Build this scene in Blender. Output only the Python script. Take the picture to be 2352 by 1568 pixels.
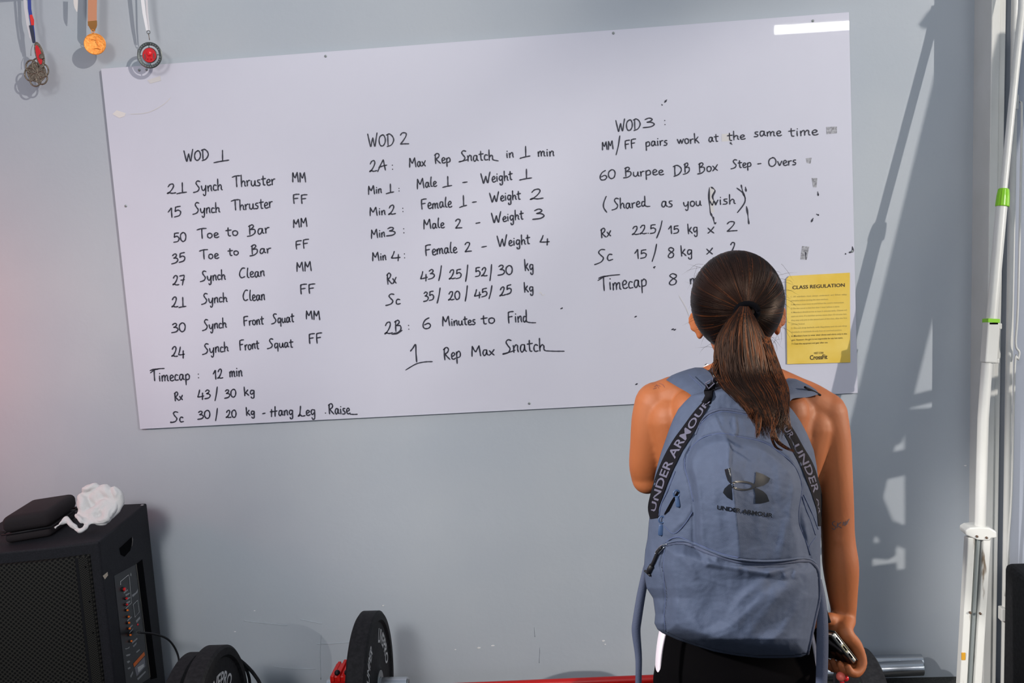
import bpy, bmesh, math, random
import numpy as np
from mathutils import Vector, Matrix, noise
random.seed(7); rng = np.random.default_rng(7)
SC = bpy.context.scene
for o in list(bpy.data.objects): bpy.data.objects.remove(o)
COL = SC.collection
PI = math.pi
# ------------------------------------------------------------------ camera
YAW, PITCH, ROLL = math.radians(3.8683), math.radians(7.8284), math.radians(-3.0068)
CAM = Vector((0.3174, -3.3054, 1.68)); F = 2352*35/36
_fw = Vector((-math.sin(YAW)*math.cos(PITCH), math.cos(YAW)*math.cos(PITCH), -math.sin(PITCH)))
_r0 = Vector((math.cos(YAW), math.sin(YAW), 0)); _u0 = _r0.cross(_fw)
_r = _r0*math.cos(ROLL)+_u0*math.sin(ROLL); _u = -_r0*math.sin(ROLL)+_u0*math.cos(ROLL)
cd = bpy.data.cameras.new('camera'); cam = bpy.data.objects.new('camera', cd); COL.objects.link(cam)
cd.lens = 35; cd.sensor_width = 36; cd.clip_start = .05
cam.matrix_world = Matrix(((_r.x, _u.x, -_fw.x, CAM.x), (_r.y, _u.y, -_fw.y, CAM.y), (_r.z, _u.z, -_fw.z, CAM.z), (0, 0, 0, 1)))
SC.camera = cam
SC.view_settings.view_transform = 'Standard'; SC.view_settings.look = 'None'
SC.view_settings.gamma = 1; SC.view_settings.exposure = 0; SC.view_settings.use_curve_mapping = False
# ------------------------------------------------------------------ light
W = bpy.data.worlds.new('world'); SC.world = W; W.use_nodes = True
W.node_tree.nodes['Background'].inputs[0].default_value = (.74, .85, 1.0, 1)
W.node_tree.nodes['Background'].inputs[1].default_value = .45
SK, SE = .95, .40                                   # slope of the low light from the right
def lamp(name, kind, loc, target, power, color, **k):
    l = bpy.data.lights.new(name, kind); l.energy = power; l.color = color
    for a, b in k.items(): setattr(l, a, b)
    o = bpy.data.objects.new(name, l); COL.objects.link(o); o.location = loc
    d = Vector(target)-Vector(loc); o.rotation_euler = d.to_track_quat('-Z', 'Y').to_euler(); return o
LT = Vector((1.52, 0, 1.12)); LP = LT+Vector((SK, -1, SE)).normalized()*9
lamp('low_light_from_the_side_opening', 'SPOT', LP, LT, 2250, (1, .93, .85), spot_size=math.radians(19), spot_blend=.45, shadow_soft_size=.035)
L2T = Vector((-.90, 0, 2.1))
lamp('low_light_added_left', 'SPOT', L2T+Vector((SK, -1, SE)).normalized()*9, L2T, 1750, (1, .93, .86), spot_size=math.radians(17), spot_blend=1, shadow_soft_size=.04)  # added lamp, carries the low light over the upper left wall
lamp('bag_fill_light', 'SPOT', (-2.5, -3.7, 3.1), (.60, -1.55, 1.15), 1150, (1, .96, .92), spot_size=math.radians(17), spot_blend=.6, shadow_soft_size=.08)  # added spot from the left, aimed only at the woman and backpack
lamp('overhead_fill', 'AREA', (-1.0, -5.5, 3.6), (-.6, 0, .6), 65, (1, .97, .94), shape='SQUARE', size=.9)  # added unseen area lamp, general fill
lamp('left_wall_fill', 'SPOT', (-1.0, -5.5, 3.6), (-1.0, 0, .75), 330, (1, .97, .94), spot_size=math.radians(23), spot_blend=1, shadow_soft_size=.3)  # added spot, brightens the lower left of the wall
lamp('arm_side_fill', 'SPOT', (6.0, -1.50, 2.3), (.83, -1.40, 1.10), 1500, (1, .86, .70), spot_size=math.radians(13), spot_blend=.6, shadow_soft_size=.12)  # added spot, brightens the right side of her arm
lamp('red_tint_fill', 'AREA', (-2.25, -.55, 1.35), (-1.6, 0, 1.2), 3.4, (1, .12, .08), shape='SQUARE', size=.4)  # added unseen red lamp, tints the left end of the wall

# ------------------------------------------------------------------ helpers
def ray(px, py): return _fw+_r*((px-1176)/F)-_u*((py-784)/F)
def P(px, py, Y=0.0):
    d = ray(px, py); return CAM+d*((Y-CAM.y)/d.y)
def PZ(px, py, Z):
    d = ray(px, py); return CAM+d*((Z-CAM.z)/d.z)
def lk(o, parent=None):
    COL.objects.link(o)
    if parent is not None:
        o.parent = parent
        q = parent; loc = Vector((0, 0, 0))
        while q is not None: loc += q.location; q = q.parent
        o.location = -loc
    return o
def mesh(name, vs, fs, m, parent=None, smooth=False, autos=None):
    me = bpy.data.meshes.new(name); me.from_pydata([tuple(v) for v in vs], [], [tuple(f) for f in fs]); me.update()
    bm = bmesh.new(); bm.from_mesh(me); bmesh.ops.recalc_face_normals(bm, faces=bm.faces); bm.to_mesh(me); bm.free()
    if m is not None: me.materials.append(m)
    if smooth: me.polygons.foreach_set('use_smooth', [True]*len(me.polygons))
    if autos:
        a = math.radians(autos)
        bm = bmesh.new(); bm.from_mesh(me)
        for e in bm.edges:
            if len(e.link_faces) == 2 and e.calc_face_angle(0) > a: e.smooth = False
        bm.to_mesh(me); bm.free()
    return lk(bpy.data.objects.new(name, me), parent)
def sheet(name, vs, fs, m, parent=None, smooth=False):     # open decal surface, normals towards the camera
    me = bpy.data.meshes.new(name)
    fs2 = []
    for f in fs:
        a, b, c = Vector(vs[f[0]]), Vector(vs[f[1]]), Vector(vs[f[2]])
        n = (b-a).cross(c-a); fs2.append(tuple(f) if n.dot(CAM-a) > 0 else tuple(reversed(f)))
    me.from_pydata([tuple(v) for v in vs], [], fs2); me.update()
    if m: me.materials.append(m)
    if smooth: me.polygons.foreach_set('use_smooth', [True]*len(me.polygons))
    return lk(bpy.data.objects.new(name, me), parent)
def thing(name, label, cat, loc=(0, 0, 0), group=None):
    o = bpy.data.objects.new(name, None); COL.objects.link(o); o.location = loc; o.empty_display_size = .05
    return tag(o, label, cat, group)
def tag(o, label, cat=None, group=None, kind=None):
    if label: o['label'] = label
    if cat: o['category'] = cat
    if group: o['group'] = group
    if kind: o['kind'] = kind
    return o
class MB:
    def __init__(s): s.v = []; s.f = []
    def add(s, vs, fs):
        n = len(s.v); s.v += [Vector(v) for v in vs]; s.f += [tuple(i+n for i in f) for f in fs]; return s
    def box(s, a, b, M=None, bev=0):
        x0, y0, z0 = a; x1, y1, z1 = b
        vs = [Vector(q) for q in ((x0, y0, z0), (x1, y0, z0), (x1, y1, z0), (x0, y1, z0), (x0, y0, z1), (x1, y0, z1), (x1, y1, z1), (x0, y1, z1))]
        if M: vs = [M@v for v in vs]
        return s.add(vs, [(0, 3, 2, 1), (4, 5, 6, 7), (0, 1, 5, 4), (1, 2, 6, 5), (2, 3, 7, 6), (3, 0, 4, 7)])
    def tube(s, pts, rad, n=12, cap=True, flat=1.0, side=None):
        pts = [Vector(p) for p in pts]; N = len(pts)
        if not hasattr(rad, '__len__'): rad = [rad]*N
        T = [(pts[min(i+1, N-1)]-pts[max(i-1, 0)]).normalized() for i in range(N)]
        up = Vector(side) if side is not None else (Vector((0, 0, 1)) if abs(T[0].z) < .9 else Vector((1, 0, 0)))
        vs = []
        for i in range(N):
            a = (up-T[i]*up.dot(T[i])).normalized(); up = a if side is None else up
            b = T[i].cross(a)
            for k in range(n):
                t = 2*PI*k/n; vs.append(pts[i]+a*(rad[i]*math.cos(t))+b*(rad[i]*flat*math.sin(t)))
        fs = [(i*n+k, i*n+(k+1) % n, (i+1)*n+(k+1) % n, (i+1)*n+k) for i in range(N-1) for k in range(n)]
        if cap: fs += [tuple(range(n-1, -1, -1)), tuple((N-1)*n+k for k in range(n))]
        return s.add(vs, fs)
    def ball(s, c, r, nu=16, nv=10, M=None):
        c = Vector(c); r = r if hasattr(r, '__len__') else (r, r, r)
        vs = [Vector((0, 0, 1))]
        for j in range(1, nv):
            th = PI*j/nv
            for i in range(nu):
                ph = 2*PI*i/nu; vs.append(Vector((math.sin(th)*math.cos(ph), math.sin(th)*math.sin(ph), math.cos(th))))
        vs.append(Vector((0, 0, -1)))
        vs = [Vector((v.x*r[0], v.y*r[1], v.z*r[2])) for v in vs]
        if M: vs = [M@v for v in vs]
        vs = [v+c for v in vs]
        fs = [(0, 1+i, 1+(i+1) % nu) for i in range(nu)]
        for j in range(nv-2):
            for i in range(nu):
                a = 1+j*nu+i; b = 1+j*nu+(i+1) % nu; fs.append((a, a+nu, b+nu, b))
        L = 1+(nv-2)*nu; fs += [(len(vs)-1, L+(i+1) % nu, L+i) for i in range(nu)]
        return s.add(vs, fs)
    def limb(s, pts, rad, n=20, flat=1.0, side=None, sub=6):
        pp, rr = crs(pts, sub), crs1(rad, sub)
        s.tube(pp, rr, n, True, flat, side)
        s.ball(pp[0], rr[0]*.985, n, 10); s.ball(pp[-1], rr[-1]*.985, n, 10); return s
    def loft(s, secs, n=32):          # secs: (center, rx, ry) elliptical sections in XY
        vs = []
        for c, rx, ry in secs:
            for k in range(n):
                t = 2*PI*k/n; ct, st = math.cos(t), math.sin(t)
                e = .82
                vs.append(Vector(c)+Vector((rx*math.copysign(abs(ct)**e, ct), ry*math.copysign(abs(st)**e, st), 0)))
        N = len(secs)
        fs = [(i*n+k, i*n+(k+1) % n, (i+1)*n+(k+1) % n, (i+1)*n+k) for i in range(N-1) for k in range(n)]
        fs += [tuple(range(n-1, -1, -1)), tuple((N-1)*n+k for k in range(n))]
        return s.add(vs, fs)
    def obj(s, name, m, parent=None, smooth=False, autos=None): return mesh(name, s.v, s.f, m, parent, smooth, autos)
def crs(pts, sub=6, closed=False):
    pts = [Vector(p) for p in pts]; N = len(pts)
    if N < 3 and not closed: return pts if N < 2 else [pts[0].lerp(pts[1], i/sub) for i in range(sub+1)]
    out = []
    for i in range(N if closed else N-1):
        if closed: p0, p1, p2, p3 = pts[i-1], pts[i], pts[(i+1) % N], pts[(i+2) % N]
        else: p0, p1, p2, p3 = pts[max(i-1, 0)], pts[i], pts[i+1], pts[min(i+2, N-1)]
        for k in range(sub):
            t = k/sub; out.append(.5*((2*p1)+(p2-p0)*t+(2*p0-5*p1+4*p2-p3)*t*t+(3*p1-p0-3*p2+p3)*t*t*t))
    if not closed: out.append(pts[-1])
    return out
def crs1(v, sub=6): return [q.x for q in crs([(a, 0, 0) for a in v], sub)]
def revolve(prof, n=48, axis='X', c=(0, 0, 0), M=None):  # prof: (axial, radius)
    vs = []; c = Vector(c)
    for a, r in prof:
        for k in range(n):
            t = 2*PI*k/n
            v = Vector((a, r*math.cos(t), r*math.sin(t))) if axis == 'X' else (Vector((r*math.cos(t), a, r*math.sin(t))) if axis == 'Y' else Vector((r*math.cos(t), r*math.sin(t), a)))
            if M: v = M@v
            vs.append(v+c)
    N = len(prof); fs = [(i*n+k, i*n+(k+1) % n, (i+1)*n+(k+1) % n, (i+1)*n+k) for i in range(N-1) for k in range(n)]
    fs += [tuple(range(n-1, -1, -1)), tuple((N-1)*n+k for k in range(n))]
    return vs, fs
def bevel(o, w=.004, seg=2, angle=40):
    m = o.modifiers.new('bevel', 'BEVEL'); m.width = w; m.segments = seg; m.limit_method = 'ANGLE'; m.angle_limit = math.radians(angle)
    return o
def remesh(name, mb, voxel, m, parent, smooth=6, factor=.5):
    me = bpy.data.meshes.new('tmp'); me.from_pydata([tuple(v) for v in mb.v], [], mb.f); me.update()
    bm = bmesh.new(); bm.from_mesh(me); bmesh.ops.recalc_face_normals(bm, faces=bm.faces); bm.to_mesh(me); bm.free()
    o = bpy.data.objects.new('tmp', me); COL.objects.link(o)
    r = o.modifiers.new('r', 'REMESH'); r.mode = 'VOXEL'; r.voxel_size = voxel; r.use_smooth_shade = True
    if smooth: q = o.modifiers.new('s', 'SMOOTH'); q.iterations = smooth; q.factor = factor
    dg = bpy.context.evaluated_depsgraph_get(); dg.update(); ev = o.evaluated_get(dg)
    me2 = bpy.data.meshes.new_from_object(ev); me2.name = name
    bpy.data.objects.remove(o); me2.materials.clear(); me2.materials.append(m)
    me2.polygons.foreach_set('use_smooth', [True]*len(me2.polygons))
    return lk(bpy.data.objects.new(name, me2), parent)
# ------------------------------------------------------------------ materials
def srgb(r, g, b): return tuple(((c/255)/12.92 if c/255 <= .04045 else ((c/255+.055)/1.055)**2.4) for c in (r, g, b))
MATS = {}
def mat(name, col, rough=.5, metal=0, col2=None, scale=8, bump=0, bscale=200, spec=.5, coat=0, sss=0, stretch=None, detail=4, emit=None, estr=0, lo=.35, hi=.65, crough=.08, sheen=0):
    if name in MATS: return MATS[name]
    m = bpy.data.materials.new(name); m.use_nodes = True; nt = m.node_tree; b = nt.nodes['Principled BSDF']
    b.inputs['Base Color'].default_value = (*col, 1); b.inputs['Roughness'].default_value = rough; b.inputs['Metallic'].default_value = metal
    b.inputs['Specular IOR Level'].default_value = spec; b.inputs['Coat Weight'].default_value = coat; b.inputs['Coat Roughness'].default_value = crough
    if sheen: b.inputs['Sheen Weight'].default_value = sheen
    if sss: b.inputs['Subsurface Weight'].default_value = sss; b.inputs['Subsurface Radius'].default_value = (.012, .004, .002); b.inputs['Subsurface Scale'].default_value = 1
    if emit: b.inputs['Emission Color'].default_value = (*emit, 1); b.inputs['Emission Strength'].default_value = estr
    tc = nt.nodes.new('ShaderNodeTexCoord'); mp = nt.nodes.new('ShaderNodeMapping'); nt.links.new(tc.outputs['Object'], mp.inputs[0])
    if stretch: mp.inputs['Scale'].default_value = stretch
    if col2:
        n = nt.nodes.new('ShaderNodeTexNoise'); n.inputs['Scale'].default_value = scale; n.inputs['Detail'].default_value = detail
        r = nt.nodes.new('ShaderNodeValToRGB'); r.color_ramp.elements[0].color = (*col, 1); r.color_ramp.elements[1].color = (*col2, 1)
        r.color_ramp.elements[0].position = lo; r.color_ramp.elements[1].position = hi
        nt.links.new(mp.outputs[0], n.inputs[0]); nt.links.new(n.outputs[0], r.inputs[0]); nt.links.new(r.outputs[0], b.inputs['Base Color'])
    if bump:
        n = nt.nodes.new('ShaderNodeTexNoise'); n.inputs['Scale'].default_value = bscale; n.inputs['Detail'].default_value = 5
        q = nt.nodes.new('ShaderNodeBump'); q.inputs['Strength'].default_value = bump; q.inputs['Distance'].default_value = .002
        nt.links.new(mp.outputs[0], n.inputs[0]); nt.links.new(n.outputs[0], q.inputs['Height']); nt.links.new(q.outputs[0], b.inputs['Normal'])
    MATS[name] = m; return m
M_wall = mat('painted_wall', (.415, .455, .505), .62, col2=(.455, .49, .53), scale=1.6, bump=.35, bscale=38, spec=.25)
M_board = mat('whiteboard', (.60, .60, .69), .38, col2=(.62, .62, .71), scale=2, spec=.35, coat=.30, crough=.02)
M_edge = mat('board_edge', (.55, .55, .58), .5)
M_ink = mat('marker_ink', (.028, .028, .045), .45)
M_ink2 = mat('faint_ink', (.30, .30, .36), .5)
M_grime = mat('tape_residue', (.20, .20, .22), .7, col2=(.48, .48, .52), scale=140)
M_tape = mat('old_tape', (.62, .60, .60), .6)
M_white = mat('white_enamel', (.66, .66, .64), .35, col2=(.60, .60, .57), scale=5, spec=.5)
M_worn = mat('worn_white_enamel', (.62, .62, .59), .45, col2=(.16, .12, .08), scale=14, lo=.62, hi=.72, stretch=(3, 3, .5))
M_green = mat('green_plastic', srgb(128, 196, 10), .35)
M_steel = mat('steel', (.55, .57, .60), .25, 1)
M_dsteel = mat('dull_steel', (.30, .33, .33), .5, .7)
M_black = mat('black_plastic', (.006, .006, .008), .55, spec=.35)
M_rubber = mat('black_rubber', (.005, .005, .0065), .75, spec=.3, col2=(.013, .013, .015), scale=90, bump=.2, bscale=300)
M_floor = mat('rubber_floor', (.018, .018, .018), .8, col2=(.05, .05, .045), scale=160, bump=.4, bscale=160)
M_red = mat('red_paint', srgb(200, 14, 8), .35)
M_redr = mat('red_rubber', srgb(215, 18, 5), .5)
M_skin = mat('skin', (.265, .078, .026), .58, col2=(.31, .098, .034), scale=6, sss=.12, bump=.10, bscale=160, spec=.3)
M_nail = mat('nail', (.7, .35, .28), .25)
M_tattoo = mat('tattoo_ink', (.07, .05, .06), .6)
M_hair = mat('dark_brown_hair', (.004, .003, .003), .42, col2=(.011, .006, .005), scale=9, spec=.14)
for _m in (M_hair,): _m.node_tree.nodes['Principled BSDF'].inputs['Specular Tint'].default_value = (.85, .55, .42, 1)
M_hair2 = mat('hair_ends', (.014, .006, .004), .42, col2=(.095, .029, .010), scale=12, spec=.16)
M_hair2.node_tree.nodes['Principled BSDF'].inputs['Specular Tint'].default_value = (.85, .50, .34, 1)
M_bag = mat('slate_blue_fabric', (.055, .070, .113), .75, col2=(.061, .078, .125), scale=60, bump=.25, bscale=700, spec=.22)
M_bagd = mat('slate_blue_seam', (.045, .062, .13), .8)
M_strapb = mat('blue_webbing', (.048, .060, .105), .75, bump=.3, bscale=600)
M_web = mat('black_webbing', (.0035, .003, .005), .85, spec=.15, bump=.2, bscale=500)
M_webt = mat('grey_woven_lettering', (.10, .095, .135), .85, spec=.2)
M_logo = mat('black_print', (.005, .006, .009), .33, spec=.35)
M_legg = mat('black_leggings', (.0012, .0010, .0014), .9, spec=.05, bump=.1, bscale=400)
M_whitecl = mat('white_side_panel', (.66, .60, .66), .7)
M_poster = mat('yellow_paper', srgb(236, 206, 108), .6, spec=.2, col2=srgb(226, 190, 78), scale=9)
M_print = mat('brown_print', (.035, .018, .008), .6)
M_print2 = mat('faded_print', (.42, .33, .09), .6)
M_towel = mat('white_towel', (.72, .70, .69), .9, bump=.8, bscale=420)
M_case = mat('black_case_fabric', (.012, .007, .009), .85, bump=.4, bscale=300)
M_spk = mat('speaker_paint', (.007, .007, .010), .7, spec=.3, col2=(.013, .013, .018), scale=260, bump=.35, bscale=420)
M_grille = mat('grille_metal', (.035, .034, .03), .5, .3)
M_blackshade = mat('black_and_shade', (.002, .002, .003), .95, spec=.05)  # near-black; also paints the shade of gaps and recesses on flat parts
M_orange = mat('orange_print', srgb(235, 110, 20), .5)
M_wprint = mat('white_print', (.62, .62, .62), .5)
M_bronze = mat('old_bronze', (.11, .085, .065), .45, .6, col2=(.28, .23, .18), scale=220, bump=.8, bscale=240)
M_gold = mat('copper_gold', srgb(250, 165, 75), .38, .35, col2=srgb(240, 140, 50), scale=120, bump=.8, bscale=170)
M_pewter = mat('pewter', (.12, .13, .125), .4, .7)
M_enred = mat('red_enamel', srgb(205, 25, 30), .2, coat=.5)
M_ribo = mat('tan_ribbon', srgb(205, 140, 105), .6)
M_ribw = mat('white_ribbon', srgb(225, 222, 225), .6)
M_ribb = mat('blue_ribbon', srgb(20, 45, 140), .5)
M_ribn = mat('navy_ribbon', (.015, .02, .05), .6)
M_door = mat('grey_door_panel', (.36, .39, .46), .25, coat=.4)
M_tube = mat('lamp_tube', (.9, .9, .9), .4, emit=(1, 1, .97), estr=60)
M_chip = mat('bare_plaster', (.75, .75, .75), .8)

# ------------------------------------------------------------------ setting
def struct(o, label=None):
    o['kind'] = 'structure'
    if label: o['label'] = label
    return o
struct(MB().box((-4.5, 0, 0), (1.60, .15, 3.4)).obj('wall_back', M_wall), 'grey-blue painted plaster wall behind the whiteboard')
wb = bpy.data.objects['wall_back']
struct(MB().box((-4.5, -6.5, -.1), (4.2, .15, 0)).obj('floor', M_floor), 'black rubber gym floor')
for (x, y, s) in [(1100, 1487, 6), (1132, 1482, 6), (1386, 1471, 5), (1046, 1491, 3), (880, 1390, 4), (2217, 1069, 4), (585, 1402, 3), (1390, 1479, 3), (540, 1450, 3)]:
    c = P(x, y, -.001); r = s/693/2; a = random.random()*3
    vs = [c+Vector((math.cos(t+a)*r*1.5, 0, math.sin(t+a)*r*.8*random.uniform(.6, 1.1))) for t in [i*2*PI/7 for i in range(7)]]
    n = 7; q = [v-Vector((0, .0012, 0)) for v in vs]
    mesh('paint_chip', vs+q, [tuple(range(7)), tuple(range(13, 6, -1))]+[(i, (i+1) % 7, 7+(i+1) % 7, 7+i) for i in range(7)], M_chip, wb)
for i, pts in enumerate([[(738, 1455), (735, 1500), (737, 1560)], [(728, 1478), (770, 1477), (806, 1474)], [(560, 1425), (600, 1430), (660, 1436)], [(1228, 1440), (1229, 1462)], [(1241, 1487), (1239, 1522)], [(690, 1422), (720, 1428), (740, 1432)], [(628, 1530), (660, 1534), (725, 1536)]]):
    MB().tube(crs([P(x, y, -.0005) for x, y in pts], 6), .0011, 5).obj('plaster_ridge', M_wall, wb, True)
# jamb of the side opening
jx0 = P(2273, 392, -.13).x; jx1 = P(2302, 784, -.13).x
jm = MB(); jm.box((jx0, -.13, 0), (jx0+.026, .12, 3.4)).box((jx0+.026, -.122, 0), (jx1, .12, 3.4))
struct(jm.obj('trim_1', M_white), 'white painted door jamb at right edge of the wall')
bevel(bpy.data.objects['trim_1'], .003)
gx0 = P(2311, 784, -.13).x; gx1 = P(2327, 784, -.13).x; cx = (gx0+gx1)/2; cr = (gx1-gx0)/2
struct(MB().box((jx1, .0, 0), (gx0+.01, .12, 3.4)).obj('gap_shade_strip', M_blackshade), 'dark strip painted for the shade in the gap beside the door jamb')  # near-black strip, the shade of the gap is put into its colour
dr = struct(MB().box((gx1-.01, -.10, 0), (3.4, -.05, 3.4)).obj('door_1', M_door), 'grey sheet door panel right of the white pole')
vp = thing('vertical_pipe', 'white round vertical pipe just right of the dark gap beside the jamb', 'pipe', (cx, -.13, 0))
MB().tube([(cx, -.13, 0), (cx, -.13, 3.2)], cr, 20).obj('tube', M_white, vp, True, 50)
for py0 in (1410, 235):
    p = P(2331 if py0 < 500 else 2302, py0, -.145)
    bevel(MB().box((p.x-.006, -.155, p.z-.022), (p.x+.008, -.125, p.z+.022)).obj('clip', M_white, vp), .003)
rp = [P(x, y, -.155) for x, y in [(2343, 235), (2347, 250), (2345, 400), (2338, 700), (2333, 788), (2341, 808), (2338, 826), (2331, 840), (2324, 1120), (2316, 1250), (2309, 1368)]]
tag(MB().tube(crs(rp, 5), .0035, 8).obj('bent_rod', M_white, None, True), 'thin white bent rod running down beside the round white pipe', 'rod')
p = P(2347, 1500, -.30)
eq = thing('equipment_box', 'black box standing at the lower right edge of the photo', 'box', (p.x+.12, -.3, 0))
bevel(MB().box((p.x, -.42, 0.0), (p.x+.25, -.16, P(2347, 1328, -.30).z)).obj('body', M_rubber, eq), .02, 3)
bevel(MB().box((p.x+.06, -.31, P(2347, 1328, -.3).z-.002), (p.x+.19, -.27, P(2347, 1328, -.3).z+.02)).obj('handle', M_black, eq), .008, 2)

# ------------------------------------------------------------------ stroke writing
G = {
'W': (.95, ['0,1 .10,.5 .22,0 .34,.35 .46,.68', '.46,.68 .52,.3 .62,0 .74,.5 .88,1.05']),
'O': (.66, ['.36,.92 .12,.78 .02,.45 .10,.08 .34,0 .56,.25 .60,.60 .48,.88 .30,.92']),
'D': (.72, ['.14,.95 .12,.5 .12,.05', '.0,.90 .30,.98 .58,.75 .66,.42 .42,.06 .02,-.06']),
'1': (.36, ['.0,.62 .12,.8 .24,1 .24,.5 .25,0']),
'I': (.62, ['.38,1 .37,.5 .36,.06', '0,-.06 .25,.0 .62,.04']),
'2': (.56, ['.10,.72 .22,.95 .40,.98 .44,.75 .32,.4 .12,.08 .02,.03', '.02,.03 .12,.12 .32,.02 .56,.05']),
'Z': (.50, ['.06,.78 .18,.98 .38,.95 .38,.7 .20,.3 .04,.03', '.04,.03 .28,.04 .52,.03']),
'3': (.52, ['.10,.85 .28,1 .42,.86 .34,.66 .18,.56', '.18,.56 .40,.50 .50,.28 .34,.04 .0,-.02']),
'4': (.56, ['.22,.98 .14,.6 .02,.22', '.02,.22 .26,.22 .56,.28', '.46,.62 .44,.2 .42,-.12']),
'5': (.50, ['.12,.95 .10,.7 .08,.52', '.08,.52 .28,.62 .46,.42 .36,.08 .0,.0', '.12,.93 .28,.96 .46,.96']),
'6': (.52, ['.42,.98 .18,.80 .04,.4 .10,.06 .34,.02 .48,.25 .36,.48 .12,.36']),
'7': (.46, ['.04,.88 .24,.94 .44,.92 .32,.4 .24,-.05', '.12,.46 .28,.48 .44,.52']),
'8': (.46, ['.40,.85 .22,.98 .08,.82 .20,.60 .38,.36 .32,.06 .12,.0 .04,.18 .16,.44 .38,.66 .40,.84']),
'0': (.52, ['.26,.98 .06,.75 .04,.28 .20,.0 .40,.12 .48,.55 .40,.88 .24,.98']),
'S': (.62, ['.60,.95 .40,1.02 .26,.85 .36,.6 .50,.35 .40,.10 .20,.0 .0,-.04']),
'y': (.44, ['.02,.50 .06,.18 .20,.08 .34,.30 .38,.52', '.38,.52 .36,.1 .32,-.30 .20,-.36 .14,-.24']),
'n': (.40, ['.04,.50 .06,.25 .06,.0', '.06,.28 .20,.52 .32,.46 .32,.20 .36,.02']),
'c': (.32, ['.30,.44 .14,.50 .04,.28 .10,.04 .32,.06']),
'h': (.40, ['.06,1 .05,.5 .05,.0', '.05,.25 .20,.48 .32,.38 .32,.12 .40,.02']),
'T': (.62, ['.0,.90 .30,1.0 .66,1.0', '.34,.98 .33,.5 .34,.02']),
'r': (.30, ['.03,.50 .06,.25 .06,.0', '.06,.30 .16,.48 .30,.50']),
'u': (.42, ['.04,.50 .04,.15 .16,.02 .30,.18 .34,.50', '.34,.50 .34,.15 .42,.02']),
's': (.32, ['.28,.52 .10,.50 .10,.34 .26,.20 .20,.02 .0,.02']),
't': (.34, ['.16,.85 .15,.4 .18,.05 .30,.02', '.0,.56 .16,.58 .36,.60']),
'e': (.36, ['.04,.24 .22,.28 .32,.40 .20,.54 .06,.38 .08,.08 .22,.0 .38,.08']),
'M': (.78, ['.06,.0 .08,.5 .12,.98', '.12,.98 .24,.60 .36,.42', '.36,.42 .48,.70 .62,1.0', '.62,1.0 .66,.5 .70,.0']),
'F': (.56, ['.10,.0 .08,.5 .10,.95', '.08,.92 .30,.98 .54,.98', '.08,.52 .24,.54 .42,.56']),
'o': (.40, ['.22,.52 .06,.42 .06,.12 .20,.0 .34,.14 .34,.40 .20,.52']),
'B': (.62, ['.20,.98 .18,.5 .18,.08', '.12,.88 .36,1.0 .44,.80 .22,.56', '.22,.56 .50,.52 .52,.20 .30,-.02 .0,-.06']),
'a': (.44, ['.32,.50 .12,.50 .04,.20 .14,.0 .28,.18 .34,.50', '.34,.50 .34,.15 .44,.04']),
'R': (.58, ['.12,.0 .10,.5 .12,.95', '.04,.85 .30,1.02 .46,.84 .36,.60 .12,.48', '.16,.48 .32,.25 .54,.0']),
'x': (.40, ['.02,.48 .16,.25 .36,.0', '.38,.56 .2,.25 .0,.0']),
'C': (.60, ['.54,.98 .30,.98 .08,.60 .06,.25 .22,.02 .50,.12']),
'l': (.22, ['.14,1.02 .08,.6 .08,.12 .22,.02']),
'i': (.18, ['.08,.50 .08,.25 .09,.02', '.10,.74 .11,.70']),
'm': (.60, ['.04,.48 .05,.2 .05,.0', '.05,.28 .16,.50 .26,.44 .27,.02', '.27,.28 .40,.50 .50,.44 .50,.10 .58,.02']),
'p': (.42, ['.06,.50 .06,.1 .06,-.38', '.06,.38 .22,.54 .36,.40 .32,.12 .08,.06']),
'q': (.42, ['.32,.50 .12,.50 .04,.22 .14,.02 .30,.20', '.34,.52 .34,.1 .34,-.36']),
'g': (.44, ['.34,.48 .14,.52 .05,.28 .16,.06 .32,.24', '.36,.50 .35,.1 .32,-.34 .16,-.38 .10,-.22']),
'L': (.64, ['.28,.98 .24,.6 .16,.10 .02,.02', '.04,.06 .20,.16 .36,.0 .64,.02']),
'H': (.70, ['.14,.72 .12,.3 .10,.0', '.0,.50 .34,.50 .66,.52', '.48,.98 .46,.5 .44,.0']),
'k': (.42, ['.05,1.05 .06,.5 .07,.0', '.34,.66 .18,.42 .08,.30', '.10,.34 .24,.24 .40,.0']),
'w': (.54, ['.02,.50 .10,.2 .16,.02', '.16,.02 .24,.3 .28,.46', '.28,.46 .34,.2 .38,.02', '.38,.02 .46,.3 .54,.52']),
'A': (.70, ['.0,-.05 .22,.5 .46,1.0', '.46,1.0 .52,.5 .58,.0', '.10,.34 .4,.42 .70,.46']),
'N': (.60, ['.06,.0 .08,.5 .10,.98', '.10,.98 .3,.5 .50,.05', '.50,.05 .5,.5 .50,1.0']),
'd': (.44, ['.30,.46 .12,.48 .05,.20 .16,.02 .30,.20', '.34,1.02 .33,.5 .32,.10 .44,.02']),
'v': (.36, ['.02,.50 .10,.2 .16,.02 .28,.3 .36,.52']),
'.': (.16, ['.06,.04 .08,.0']),
':': (.16, ['.08,.90 .085,.84', '.08,.06 .085,.0']),
'-': (.40, ['.0,.0 .4,.06']),
'/': (.30, ['.30,1 .18,.5 .0,0']),
'|': (.10, ['.10,1 .06,.5 .0,0']),
'(': (.22, ['.20,1 .04,.6 .02,.3 .18,0']),
')': (.22, ['.02,1 .18,.7 .20,.35 .0,0']),
' ': (.3, []),
}
GP = {k: (w, [[tuple(float(a) for a in q.split(',')) for q in s.split()] for s in ss]) for k, (w, ss) in G.items()}
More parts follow.
